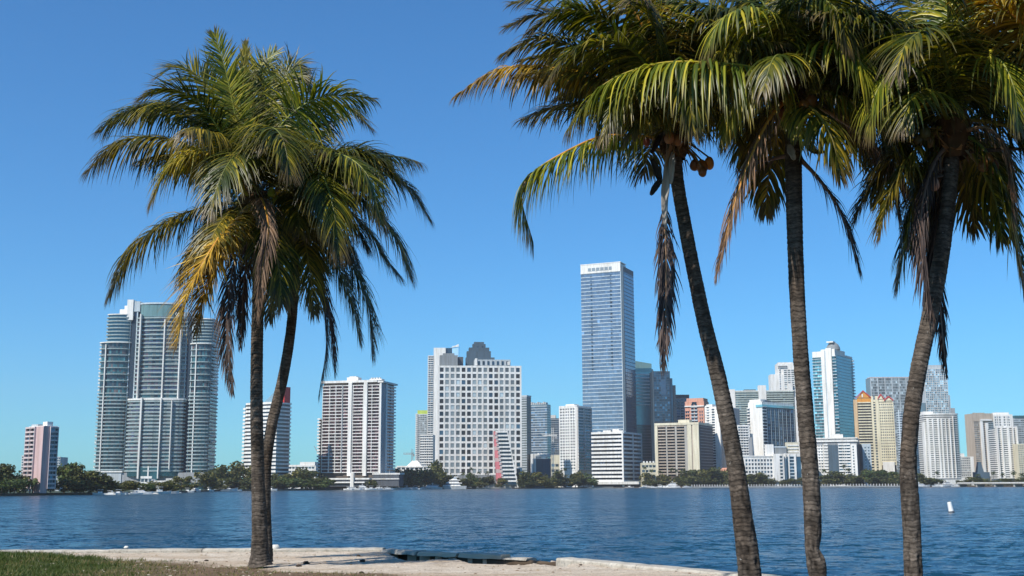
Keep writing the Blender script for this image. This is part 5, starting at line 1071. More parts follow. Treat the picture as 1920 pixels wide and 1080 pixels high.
# B
DB = 14.3
pb = empty('palm_tree', at(1525, 1150, DB), 0, 'upright middle trunk of the three right-hand palms with a bulging kink near its foot', 'palm tree')
trunk(pb, [(1532, 1160, 40, 0), (1533, 1085, 34, 0), (1530, 1055, 38, 0), (1523, 1030, 27, 0), (1524, 1000, 33, 0), (1523, 950, 34, 0), (1517, 860, 33, 0), (1509, 760, 32, 0), (1501, 660, 30, 0), (1494, 540, 31, 0), (1490, 420, 32, 0), (1488, 330, 34, 0), (1488, 270, 34, 0), (1488, 190, 30, 0)], DB, seed=4, rough0=.6)
cb = at(1486, 150, DB); heart(pb, at(1487, 190, DB), .15, .85, 4)
for kw, pts in [
    (dict(kind='fresh', droop=2.3, leaf=.95, tipdead=.25, rib='yellow', start=.05), [(1484, 165, 0), (1420, 130, -.5), (1330, 118, -.8), (1230, 120, -.9), (1130, 160, -.9), (1062, 245, -.9)]),
    (dict(kind='olive', droop=2.2, leaf=.85, tipdead=.2), [(1484, 165, 0), (1420, 140, -.2), (1340, 130, -.4), (1250, 140, -.5), (1180, 200, -.5)]),
    (dict(kind='yellow', droop=2.0, leaf=.6), [(1484, 170, 0), (1440, 150, -.4), (1400, 165, -.6), (1370, 210, -.7), (1358, 270, -.7)]),
    (dict(kind='rust', droop=1.2, leaf=.6, tipdead=.6, rib='orange', ang=48), [(1480, 180, -.2), (1445, 220, -.5), (1410, 290, -.6), (1375, 390, -.6), (1343, 520, -.6)]),
    (dict(kind='dead', droop=1.0, leaf=.55), [(1492, 290, 0), (1535, 335, 0), (1570, 385, 0), (1595, 445, 0), (1612, 510, 0)]),
    (dict(kind='dead', droop=1.0, leaf=.5), [(1484, 290, 0), (1440, 300, .1), (1400, 310, .2), (1385, 360, .2)]),
    (dict(kind='yellow', droop=1.0, leaf=.35, rib='yellow', tipdead=0, ang=40), [(1478, 190, -.3), (1485, 215, -.5), (1505, 250, -.6), (1530, 282, -.6)]),
    (dict(kind='fresh', droop=1.3, leaf=.75, tipdead=.3, shade=.8), [(1492, 175, 0), (1560, 175, -.3), (1640, 215, -.5), (1695, 285, -.5), (1735, 420, -.5)]),
    (dict(kind='rust', droop=1.2, leaf=.6, tipdead=.5), [(1492, 190, 0), (1560, 215, 0), (1640, 275, 0), (1700, 360, 0), (1745, 480, 0), (1772, 620, 0)]),
    (dict(kind='dead', droop=1.3, leaf=.6), [(1492, 185, 0), (1550, 200, .4), (1620, 250, .5), (1670, 330, .5), (1690, 440, .5)]),
    (dict(kind='green', droop=1.7, leaf=.7), [(1490, 165, 0), (1550, 100, .1), (1620, 80, .1), (1690, 110, .1), (1720, 190, .1)]),
    (dict(kind='green', droop=1.8, leaf=.7), [(1490, 160, 0), (1540, 60, -.3), (1610, 20, -.5), (1680, 50, -.6), (1710, 130, -.6)]),
    (dict(kind='green', droop=1.6, leaf=.7), [(1484, 160, 0), (1430, 60, .1), (1360, 20, .1), (1290, 50, .1), (1250, 120, .1)]),
    (dict(kind='green', droop=1.6, leaf=.7), [(1484, 158, 0), (1440, 20, .3), (1370, -40, .4), (1290, -40, .4), (1220, 20, .4)]),
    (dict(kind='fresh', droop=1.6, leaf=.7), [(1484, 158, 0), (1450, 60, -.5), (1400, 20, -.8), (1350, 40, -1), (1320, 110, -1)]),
    (dict(kind='green', droop=1.6, leaf=.7), [(1488, 158, 0), (1500, 50, -.6), (1530, 0, -1), (1570, 20, -1.3), (1590, 90, -1.4)]),
    (dict(kind='fresh', droop=1.5, leaf=.7), [(1488, 160, 0), (1530, 90, -.6), (1580, 80, -1), (1620, 130, -1.2), (1635, 210, -1.2)]),
    (dict(kind='green', droop=1.3, leaf=.7), [(1490, 158, 0), (1520, 10, .2), (1570, -60, .4), (1650, -60, .5), (1710, -10, .5)]),
    (dict(kind='green', droop=1.7, leaf=.65), [(1486, 165, 0), (1470, 110, -.8), (1450, 110, -1.2), (1430, 170, -1.4)]),
    (dict(kind='olive', droop=1.4, leaf=.6), [(1490, 185, 0), (1530, 210, -.6), (1560, 260, -.8), (1575, 330, -.8)]),
    (dict(kind='green', droop=1.4, leaf=.6), [(1490, 185, 0), (1550, 200, .6), (1600, 240, .9), (1630, 310, 1)]),
    (dict(kind='olive', droop=1.4, leaf=.6), [(1484, 185, 0), (1450, 210, .5), (1420, 260, .8), (1400, 320, .9)])]:
    sd_ += 1; F(pb, DB, pts, seed=sd_, **kw)
fill(pb, cb, [(100, 80, 60), (150, 45, 60), (60, 75, 60), (0, 70, 60), (10, 20, 70), (345, 45, 80), (80, 60, 80), (110, 50, 90), (140, 60, 80), (50, 55, 90), (250, 70, 100), (290, 65, 100), (20, 60, 80), (170, 65, 80), (95, 20, 70), (0, 40, 70), (180, 45, 70)], 2.5, 12, leaf=.78)
spathe(pb, path(DB, (1505, 265, -.2), (1525, 283, -.25), (1548, 285, -.3)), .035, (.1, .08, .07), 'dark_sheath', 7)
spathe(pb, path(DB, (1480, 270, -.25), (1484, 285, -.3), (1490, 300, -.3)), .05, (.45, .38, .3), 'dry_sheath', 8)
for px, py, dy, cl in ((1463, 140, -.45, (.3, .16, .12)), (1472, 152, -.5, (.4, .25, .2)), (1455, 155, -.4, (.25, .1, .05)), (1448, 130, -.4, (.2, .09, .04)), (1508, 200, -.4, (.35, .14, .03)), (1520, 190, -.35, (.28, .12, .03)), (1470, 215, -.3, (.25, .1, .04))):
    coconut(pb, at(px, py, DB + dy), .075, cl, hang=at(1486, 185, DB))
# C
DC = 13.6
pc = empty('palm_tree', at(1712, 1150, DC), 0, 'rightmost palm, trunk curving up to the right at the picture edge', 'palm tree')
trunk(pc, [(1718, 1160, 38, 0), (1713, 1085, 36, 0), (1710, 1000, 34, 0), (1706, 930, 35, 0), (1703, 870, 32, 0), (1709, 780, 32, 0), (1723, 690, 32, 0), (1742, 600, 32, 0), (1760, 510, 32, 0), (1773, 420, 31, 0), (1781, 340, 31, 0), (1786, 270, 31, 0), (1788, 220, 30, 0)], DC, seed=5, rough0=.55)
cc_ = at(1788, 225, DC); heart(pc, at(1788, 250, DC), .15, .9, 5)
for kw, pts in [
    (dict(kind='green', droop=1.4, leaf=.6, tipdead=.4), [(1786, 250, 0), (1745, 300, .1), (1715, 370, .2), (1698, 450, .2), (1682, 540, .2)]),
    (dict(kind='dead', droop=1.2, leaf=.55), [(1786, 260, 0), (1750, 310, -.2), (1728, 400, -.3), (1730, 500, -.3), (1752, 600, -.3)]),
    (dict(kind='dead', droop=1.1, leaf=.5, shade=.7), [(1788, 270, 0), (1766, 380, .35), (1756, 480, .45), (1764, 590, .4), (1774, 700, .35)]),
    (dict(kind='dead', droop=1.1, leaf=.5), [(1788, 270, 0), (1765, 330, .4), (1752, 430, .5), (1745, 520, .5), (1750, 590, .5)]),
    (dict(kind='green', droop=1.4, leaf=.65, tipdead=.5), [(1790, 245, 0), (1840, 275, -.2), (1878, 340, -.3), (1900, 430, -.3), (1920, 550, -.3)]),
    (dict(kind='green', droop=1.4, leaf=.6), [(1790, 250, 0), (1830, 300, .2), (1865, 370, .3), (1880, 450, .3)]),
    (dict(kind='rust', droop=1.2, leaf=.5), [(1790, 250, 0), (1850, 240, -.4), (1885, 280, -.5), (1895, 350, -.5), (1900, 430, -.5)]),
    (dict(kind='green', droop=1.4, leaf=.65), [(1790, 240, 0), (1860, 210, 0), (1930, 240, 0), (1970, 330, 0), (1985, 430, 0)]),
    (dict(kind='green', droop=1.3, leaf=.7), [(1790, 230, 0), (1850, 140, -.2), (1920, 110, -.3), (1990, 150, -.4)]),
    (dict(kind='fresh', droop=1.0, leaf=.6, rib='yellow'), [(1788, 225, 0), (1781, 130, -.3), (1778, 40, -.4), (1790, -50, -.5)]),
    (dict(kind='fresh', droop=1.5, leaf=.7), [(1788, 225, 0), (1735, 150, -.3), (1680, 130, -.5), (1640, 180, -.6), (1630, 250, -.6)]),
    (dict(kind='green', droop=1.4, leaf=.7), [(1788, 225, 0), (1740, 120, 0), (1680, 70, 0), (1610, 80, 0), (1570, 140, 0)]),
    (dict(kind='green', droop=1.2, leaf=.7), [(1788, 225, 0), (1800, 110, .2), (1840, 20, .3), (1900, -10, .4), (1960, 20, .4)]),
    (dict(kind='fresh', droop=1.2, leaf=.7), [(1790, 225, 0), (1830, 130, -.6), (1870, 110, -.9), (1900, 160, -1.1), (1910, 240, -1.1)]),
    (dict(kind='green', droop=1.2, leaf=.7), [(1786, 225, 0), (1750, 90, .2), (1720, 0, .4), (1680, -50, .5)]),
    (dict(kind='green', droop=1.3, leaf=.65), [(1786, 235, 0), (1745, 180, -.6), (1710, 180, -.9), (1690, 240, -1.0)]),
    (dict(kind='green', droop=1.3, leaf=.6), [(1786, 240, 0), (1740, 220, .4), (1690, 235, .6), (1655, 290, .7)]),
    (dict(kind='orange', droop=1.0, leaf=.6, tipdead=.1, rib='orange'), [(2020, 190, -.8), (1975, 100, -1.0), (1920, 45, -1.1), (1860, 5, -1.2), (1790, -20, -1.2)]),
    (dict(kind='yellow', droop=1.3, leaf=.6, tipdead=.1, rib='orange'), [(2020, 190, -.8), (1960, 70, -.8), (1900, 0, -.9), (1850, -20, -1)]),
    (dict(kind='green', droop=1.4, leaf=.6), [(1790, 250, 0), (1835, 260, .5), (1870, 300, .8), (1890, 360, .9)]),
    (dict(kind='green', droop=1.0, leaf=.7), [(1788, 225, 0), (1770, 110, -.8), (1740, 60, -1.2), (1700, 80, -1.5), (1680, 140, -1.6)])]:
    sd_ += 1; F(pc, DC, pts, seed=sd_, **kw)
fill(pc, cc_, [(100, 80, 60), (150, 45, 60), (200, 60, 70), (60, 75, 60), (0, 70, 60), (165, 45, 60), (80, 60, 80), (110, 50, 90), (140, 60, 80), (50, 55, 90), (250, 70, 100), (290, 65, 100), (20, 60, 80), (170, 65, 80), (95, 20, 70), (60, 15, 70), (-20, 50, 80)], 2.4, 15, leaf=.75)
for px, py, dy, cl in ((1853, 300, -.3, (.3, .12, .03)), (1845, 310, -.25, (.2, .09, .03)), (1862, 312, -.2, (.25, .1, .04)), (1752, 345, -.2, (.5, .28, .2)), (1735, 250, -.3, (.1, .09, .03)), (1725, 262, -.25, (.12, .08, .03)), (1740, 265, -.3, (.15, .08, .03))):
    coconut(pc, at(px, py, DC + dy), .07, cl, hang=at(1788, 260, DC))
for q in ([(1786, 265, 0), (1755, 255, -.1), (1722, 240, -.1)], [(1786, 262, 0), (1740, 250, -.15), (1712, 268, -.15)], [(1792, 285, 0), (1850, 282, -.1), (1920, 280, -.1), (1960, 300, -.1)], [(1770, 318, 0), (1745, 322, 0), (1738, 330, 0)], [(1770, 330, 0), (1750, 334, 0), (1742, 342, 0)]):
    P, _ = bez([np.array(x) for x in path(DC, *q)], 14); V_, Q_ = tube(P - np.array(pc.location), np.linspace(.03, .015, 14), 6); np_obj('bare_stalk', V_, Q_, 'leaf', pc, col=np.tile((.07, .045, .03), (len(V_), 1)))

fill(pb, cb, [(95, -25, 50), (330, -20, 60)], 1.9, 21, kind='olive', leaf=.6)
fill(pc, cc_, [(95, -25, 50), (150, -15, 60), (60, -20, 60), (200, -30, 50), (330, -10, 60)], 1.9, 22, kind='olive', leaf=.6, shade=.7)
# ------------------------------------------------------------------ far trees
def crown_mesh(seed, n=1500, sx=1., sz=1., tone=0):
    """unit crown (about 1 wide, 1 tall from z=0) of many leaf clump faces on overlapping lobes"""
    rs = np.random.default_rng(seed); lob = [(0, 0, .5, .40)]
    for i in range(int(rs.integers(7, 14))):
        a = rs.random() * 6.28; r = rs.uniform(.12, .40); lob.append((r * math.cos(a), r * math.sin(a), rs.uniform(.18, .82), rs.uniform(.10, .26)))
    V, F_, C = [], [], []
    pal = [((.035, .046, .014), (.075, .085, .022), (.16, .15, .04)), ((.045, .055, .016), (.11, .105, .028), (.22, .19, .05)), ((.035, .058, .016), (.07, .10, .024), (.13, .16, .04))][tone]  # olive set brightened to paint sunlit highlights on scattered leaf faces
    for i in range(n):
        x, y, z, r = lob[rs.integers(len(lob))]; d = rs.normal(size=3); d /= np.linalg.norm(d); rr = r * (rs.random() ** .25) * rs.uniform(.85, 1.12)
        c = np.array([x, y, z]) + d * rr * np.array([1, 1, .95]);
        if c[2] < .03: c[2] = .03 + rs.random() * .1
        s = rs.uniform(.018, .042); u = rs.normal(size=3); u /= np.linalg.norm(u); w_ = np.cross(u, d + rs.normal(0, .6, 3)); w_ /= max(np.linalg.norm(w_), 1e-6)
        k = len(V); V += [c - u * s - w_ * s, c + u * s - w_ * s * .6, c + u * s * .7 + w_ * s, c - u * s * .8 + w_ * s]; F_.append((k, k + 1, k + 2, k + 3))
        t = rs.random(); col = np.array(pal[0] if t < .45 else (pal[1] if t < .85 else pal[2])) * rs.uniform(.8, 1.25); C += [col] * 4
    return np.array(V), np.array(F_), np.array(C)
_cr = {}
def crown(kind, k):
    if (kind, k) not in _cr:
        V, Q, C = crown_mesh(100 + kind * 10 + k, tone=kind); o = np_obj('crown', V, Q, 'treeleaf', smooth=False, col=C); me = o.data; bpy.data.objects.remove(o); _cr[(kind, k)] = me
    return _cr[(kind, k)]
wallmat('bark', (.12, .09, .065)); 
tv, tf = [], []
for j in range(5):
    z = j / 4; r = (.5 - .28 * z)
    for k in range(7): tv.append((r * math.cos(k * .9) + .12 * z * z, r * math.sin(k * .9), z))
    if j: tf += [((j - 1) * 7 + k, (j - 1) * 7 + (k + 1) % 7, j * 7 + (k + 1) % 7, j * 7 + k) for k in range(7)]
_t = mesh_obj('trunk', tv, tf, 'bark'); TRK = _t.data; bpy.data.objects.remove(_t)
ORD = ['leftmost', 'second from left', 'third from left', 'fourth from left', 'fifth from left', 'sixth from left', 'seventh from left', 'eighth from left', 'ninth from left', 'tenth from left', 'eleventh from left', 'twelfth from left']
def tree(px, wpx, ytop, dD, kind, label, group, ybase=None, name='broadleaf_tree'):
    D = shoreD(px) + dD; q = at(px + random.uniform(-3, 3), ytop + random.uniform(-4, 4), D); W_ = wpx * random.uniform(.9, 1.35) * D / FOC; kind = kind if random.random() < .7 else random.randrange(3); H = q.z - LAND
    root = empty(name, (q.x, q.y, LAND), random.random() * 6.28, label, 'tree', group)
    t = bpy.data.objects.new('trunk', TRK); COL.objects.link(t); t.parent = root; t.scale = (H * .06, H * .06, H * .5)
    c = bpy.data.objects.new('crown', crown(kind, random.randrange(6))); COL.objects.link(c); c.parent = root
    c.scale = (W_ * 1.08, W_ * 1.08, H * 1.08); c.location = (0, 0, -H * .02); c.rotation_euler = (0, 0, random.random() * 6.28); return root
belts = [
 ('trees on the far left point', 'dark rounded tree in the clump left of the pink tower', [(-12, 60, 874, 14, 0), (14, 50, 872, 18, 0), (38, 34, 884, 8, 0), (2, 46, 892, 4, 2), (30, 40, 895, 4, 2)]),
 ('trees between the pink tower and the broad teal tower', 'dark green rounded tree in the belt between the pink tower and the teal tower', [(96, 34, 896, 4, 0), (122, 50, 864, 22, 0), (146, 52, 868, 18, 0), (158, 60, 879, 10, 0), (182, 46, 890, 6, 0), (120, 46, 896, 4, 1), (148, 40, 900, 3, 1), (76, 30, 902, 3, 0)]),
 ('low trees below the broad teal tower', 'low olive green tree in front of the broad teal tower', [(206, 44, 896, 5, 1), (232, 44, 896, 8, 1), (254, 36, 902, 5, 1), (276, 36, 903, 6, 1), (298, 38, 902, 6, 1), (320, 40, 897, 20, 1), (344, 42, 893, 30, 1), (310, 30, 906, 3, 0), (262, 26, 909, 2, 0), (218, 30, 907, 2, 1), (192, 30, 905, 3, 0), (355, 40, 902, 20, 1)]),
 ('tall trees right of the broad teal tower', 'tall olive and dark green tree between the teal tower and the twin palm trunks', [(384, 50, 889, 30, 1), (408, 54, 873, 50, 0), (432, 56, 868, 45, 1), (458, 50, 871, 40, 1), (474, 46, 880, 30, 0), (396, 40, 898, 12, 1), (424, 44, 892, 14, 0), (450, 44, 894, 14, 0), (478, 36, 898, 12, 0)]),
 ('trees right of the twin palm trunks', 'dense green tree between the twin palm trunks and the pink balcony tower', [(506, 40, 886, 40, 0), (528, 40, 885, 36, 2), (548, 44, 884, 34, 2), (566, 34, 876, 50, 0), (562, 60, 892, 10, 2), (590, 52, 886, 12, 1), (608, 40, 896, 8, 2), (536, 50, 897, 8, 2), (580, 50, 897, 5, 2), (512, 30, 900, 10, 0)]),
 ('trees right of the pink balcony tower', 'dark tree between the pink balcony tower and the grid hotel', [(694, 22, 897, 2, 1), (716, 26, 902, 2, 0), (742, 34, 894, 4, 0), (752, 30, 880, 40, 0), (764, 44, 876, 40, 0), (790, 50, 872, 36, 0), (812, 34, 868, 40, 0), (772, 40, 893, 12, 1), (800, 46, 884, 14, 1), (824, 40, 884, 12, 0), (748, 34, 902, 8, 0), (820, 34, 893, 8, 1)]),
 ('trees at the foot of the grid hotel', 'dark green tree at the foot of the white grid hotel', [(845, 40, 889, 20, 0), (866, 36, 890, 22, 0), (888, 34, 884, 24, 2), (908, 34, 889, 20, 0), (874, 34, 898, 6, 0), (900, 26, 902, 6, 1), (944, 22, 898, 4, 1), (858, 22, 906, 2, 2), (882, 22, 906, 2, 2)]),
 ('trees between the wedge building and the white mid-rise', 'dark tree in the belt between the wedge building and the white mid-rise', [(978, 34, 884, 14, 0), (996, 30, 890, 14, 0), (1014, 36, 886, 12, 1), (1034, 34, 892, 10, 0), (1056, 36, 884, 10, 0), (1078, 36, 882, 12, 0), (1096, 34, 886, 10, 0), (1070, 34, 895, 6, 0), (1104, 24, 893, 8, 0), (1028, 30, 899, 4, 1), (986, 26, 900, 4, 0)]),
 ('trees below the cream and brown block', 'dark shoreline tree between the white mid-rise and the leaning palm trunk', [(1212, 30, 890, 20, 0), (1232, 34, 888, 20, 0), (1254, 34, 890, 16, 0), (1278, 38, 886, 18, 0), (1300, 38, 884, 18, 0), (1322, 44, 880, 20, 0), (1346, 50, 876, 22, 0), (1368, 40, 880, 20, 0), (1220, 28, 898, 6, 0), (1248, 30, 898, 6, 1), (1284, 34, 897, 6, 0), (1312, 34, 895, 8, 0), (1336, 36, 895, 8, 0), (1362, 34, 894, 8, 0)]),
 ('trees between the leaning and middle trunks', 'low dark tree in front of the white waterfront block', [(1392, 34, 888, 12, 0), (1414, 36, 886, 12, 0), (1434, 36, 889, 12, 0), (1484, 24, 894, 8, 0), (1504, 26, 893, 8, 0), (1404, 26, 897, 4, 0), (1444, 22, 898, 4, 0), (1470, 22, 901, 4, 0)]),
 ('trees between the middle and right trunks', 'spreading dark tree below the long white mid-rise and red roofed tower', [(1546, 34, 893, 14, 0), (1562, 40, 888, 14, 0), (1586, 42, 884, 14, 0), (1606, 36, 890, 10, 0), (1628, 44, 881, 16, 0), (1652, 46, 878, 18, 0), (1676, 40, 883, 14, 0), (1640, 36, 893, 6, 0), (1664, 36, 894, 6, 0), (1690, 30, 892, 8, 0), (1594, 30, 897, 6, 0), (1540, 24, 900, 6, 1)]),
 ('trees right of the right trunk', 'low dark tree along the shore right of the rightmost trunk', [(1722, 34, 888, 12, 0), (1742, 36, 890, 14, 0), (1734, 30, 897, 6, 0), (1758, 26, 897, 8, 0), (1806, 24, 896, 14, 0), (1824, 30, 893, 18, 0), (1846, 26, 896, 14, 0), (1866, 24, 898, 12, 0), (1890, 24, 897, 12, 0), (1910, 26, 895, 14, 0), (1930, 30, 894, 14, 0)])]
WH = {'trees on the far left point': 'left of the pink tower', 'trees between the pink tower and the broad teal tower': 'right of the pink tower', 'low trees below the broad teal tower': 'below the broad teal tower', 'tall trees right of the broad teal tower': 'right of the broad teal tower', 'trees right of the twin palm trunks': 'right of the twin palm trunks', 'trees right of the pink balcony tower': 'left of the grid hotel', 'trees at the foot of the grid hotel': 'below the grid hotel', 'trees between the wedge building and the white mid-rise': 'right of the wedge building', 'trees below the cream and brown block': 'around the cream and brown block', 'trees between the leaning and middle trunks': 'between leaning and middle trunks', 'trees between the middle and right trunks': 'between middle and rightmost trunks', 'trees right of the right trunk': 'right of the rightmost trunk'}
for gp, lb, rows in belts:
    back = sorted([r_ for r_ in rows if r_[3] >= 10]); front = sorted([r_ for r_ in rows if r_[3] < 10])
    for row, nm_ in ((back, 'back row'), (front, 'front row')):
        for i_, r_ in enumerate(row):
            tree(*r_, '%s tree, %s in the %s %s' % (('dark green', 'olive', 'green')[r_[4]], ORD[i_], nm_, WH[gp]), gp)
# small far palms
def far_palm_mesh(seed):
    rs = np.random.default_rng(seed); V, F_, C = [], [], []
    for i in range(20):
        a = rs.random() * 6.28; e = rs.uniform(-.3, 1.2); p_ = np.array([0, 0, 1.]); w_ = .035
        for k in range(6):
            d = np.array([math.cos(a) * math.cos(e), math.sin(a) * math.cos(e), math.sin(e)]); nx_ = p_ + d * .055; sd = np.array([-math.sin(a), math.cos(a), -.3]) * w_ * (1, 1.4, 1.4, 1.2, .8, .1)[k]
            s0 = np.array([-math.sin(a), math.cos(a), -.3]) * w_ * (.3, 1, 1.4, 1.4, 1.2, .8)[k]; b0 = len(V)
            V += [p_ - s0 * (1, 1, -1), p_, p_ + s0, nx_ - sd * (1, 1, -1), nx_, nx_ + sd]; F_ += [(b0, b0 + 1, b0 + 4, b0 + 3), (b0 + 1, b0 + 2, b0 + 5, b0 + 4)]
            C += [np.array((.045, .065, .018)) * rs.uniform(.7, 1.4)] * 6; p_ = nx_; e -= .32
    return np.array(V), np.array(F_), np.array(C)
PMS = []
for k in range(3):
    V, Q, C = far_palm_mesh(k); o = np_obj('crown', V, Q, 'treeleaf', smooth=False, col=C); PMS.append(o.data); bpy.data.objects.remove(o)
for gp, lb, rows in [
    ('small palms by the grid hotel', 'small palm rising above the trees at the foot of the grid hotel', [(884, 876, 14), (898, 884, 10), (914, 884, 12), (868, 886, 10), (742, 893, 12), (756, 896, 10)]),
    ('small palms near the white mid-rise', 'small palm between the wedge building and the white mid-rise', [(1052, 880, 6), (1060, 877, 8), (1044, 884, 6), (1084, 888, 6), (990, 886, 8), (1006, 892, 6)]),
    ('small palms left of the cream block', 'small palm by the low cream clubhouse and cream brown block', [(1209, 874, 12), (1259, 877, 18), (1268, 880, 16), (1222, 880, 12), (1300, 884, 10), (1238, 883, 14)]),
    ('small palms by the long white mid-rise', 'small palm in front of the long white mid-rise', [(1582, 871, 12), (1545, 880, 12), (1590, 878, 10), (1532, 884, 10), (1645, 882, 10)]),
    ('small palms at the far right', 'small palm on the shore near the right-hand cluster', [(1756, 884, 12), (1862, 884, 10), (1880, 888, 10), (1900, 884, 10), (1916, 888, 10), (1834, 890, 10)]),
    ('small palms by the pink tower', 'small palm beside the pink tower', [(75, 894, 4), (88, 898, 4), (62, 902, 3)])]:
    for i_, (px, y, dD) in enumerate(sorted(rows)):
        D = shoreD(px) + dD; q = at(px, y, D); H = (q.z - LAND) * .93
        root = empty('palm_tree', (q.x, q.y, LAND), random.random() * 6, lb.replace('small palm', 'small palm, ' + ORD[i_] + ',', 1), 'palm tree', gp)
        t = bpy.data.objects.new('trunk', TRK); COL.objects.link(t); t.parent = root; t.scale = (.55, .55, H)
        c = bpy.data.objects.new('crown', random.choice(PMS)); COL.objects.link(c); c.parent = root; s = 11 + random.random() * 4; c.scale = (s, s, s); c.location = (0, 0, H - s)
# ------------------------------------------------------------------ boats
def loft(secs):                      # list of rings
    v = [p for s in secs for p in s]; k = len(secs[0]); f = []
    for i in range(len(secs) - 1): f += [(i * k + j, i * k + (j + 1) % k, (i + 1) * k + (j + 1) % k, (i + 1) * k + j) for j in range(k)]
    f += [tuple(range(k))[::-1], tuple((len(secs) - 1) * k + j for j in range(k))]
    return v, f
wallmat('boatwhite', (.82, .82, .8), rough=.35, var=.04); wallmat('hullblue', (.03, .05, .1), rough=.3)
def hull_secs(L, B, H):
    S = []
    for x, b_, zt in ((-.5, .82, .8), (-.2, 1, .8), (.15, .95, .86), (.35, .62, .95), (.46, .25, 1.05), (.5, .03, 1.12)):
        x *= L; b_ *= B / 2; zt *= H; S.append([(x, -b_, zt), (x * .97, -b_ * .75, -.2), (x * .96, 0, -.5), (x * .97, b_ * .75, -.2), (x, b_, zt)])
    return S
def yacht_parts(L, decks, root):
    B, H = L * .27, L * .11
    v, f = loft(hull_secs(L, B, H)); mesh_obj('hull', v, f, 'boatwhite', root)
    z = H * .82; x0, x1, w_ = -.34, .22, .36
    for d in range(decks):
        h = L * .085
        ring = lambda X0, X1, W_, Z: [(X0 * L, -W_ * B, Z), (X1 * L, -W_ * B * .7, Z), (X1 * L, W_ * B * .7, Z), (X0 * L, W_ * B, Z)]
        v, f = loft([ring(x0, x1, w_, z), ring(x0 + .02, x1 - .06, w_ * .92, z + h * .35)]); mesh_obj('cabin', v, f, 'boatwhite', root)
        v, f = loft([ring(x0 + .03, x1 - .065, w_ * .9, z + h * .35), ring(x0 + .04, x1 - .11, w_ * .86, z + h * .78)]); mesh_obj('window_band', v, f, 'darkglass', root)
        v, f = loft([ring(x0 - .03, x1 - .09, w_ * .98, z + h * .78), ring(x0 - .02, x1 - .11, w_ * .92, z + h)]); mesh_obj('deck_roof', v, f, 'boatwhite', root)
        z += h; x0 += .05; x1 -= .13; w_ *= .85
    v, f = boxes_mesh([(-.12 * L, -.10 * L, -.1 * B, .1 * B, z, z + L * .09), (-.16 * L, -.05 * L, -.25 * B, .25 * B, z + L * .06, z + L * .07)]); mesh_obj('radar_arch', v, f, 'boatwhite', root)
def skiff_parts(L, root):
    B, H = L * .32, L * .13
    v, f = loft(hull_secs(L, B, H)); mesh_obj('hull', v, f, 'boatwhite', root)
    v, f = boxes_mesh([(-.12 * L, .1 * L, -.2 * B, .2 * B, H * .7, H * 1.5)]); mesh_obj('console', v, f, 'boatwhite', root)
    v, f = boxes_mesh([(-.16 * L, .12 * L, -.32 * B, .32 * B, H * 2.3, H * 2.42)]); mesh_obj('canopy', v, f, 'boatwhite', root)
    v, f = boxes_mesh([(a * L, a * L + .05, s * .28 * B - .03, s * .28 * B + .03, H * .7, H * 2.31) for a in (-.14, .1) for s in (-1, 1)]); mesh_obj('canopy_frame', v, f, 'grey', root)
    v, f = boxes_mesh([(-.54 * L, -.49 * L, -.06 * B, .06 * B, H * .3, H * 1.15)]); mesh_obj('outboard_motor', v, f, 'darkgrey', root)
def sail_parts(L, root):
    skiff = hull_secs(L, L * .26, L * .1); v, f = loft(skiff); mesh_obj('hull', v, f, 'boatwhite', root)
    v, f = boxes_mesh([(-.2 * L, .2 * L, -.08 * L, .08 * L, L * .08, L * .13)]); mesh_obj('cabin', v, f, 'boatwhite', root)
    v, f = boxes_mesh([(.05 * L, .05 * L + .16, -.08, .08, L * .08, L * 1.1)]); mesh_obj('mast', v, f, 'offwhite', root)
    v, f = boxes_mesh([(-.32 * L, .05 * L, -.12, .12, L * .19, L * .22)]); mesh_obj('boom', v, f, 'bluewhite', root)
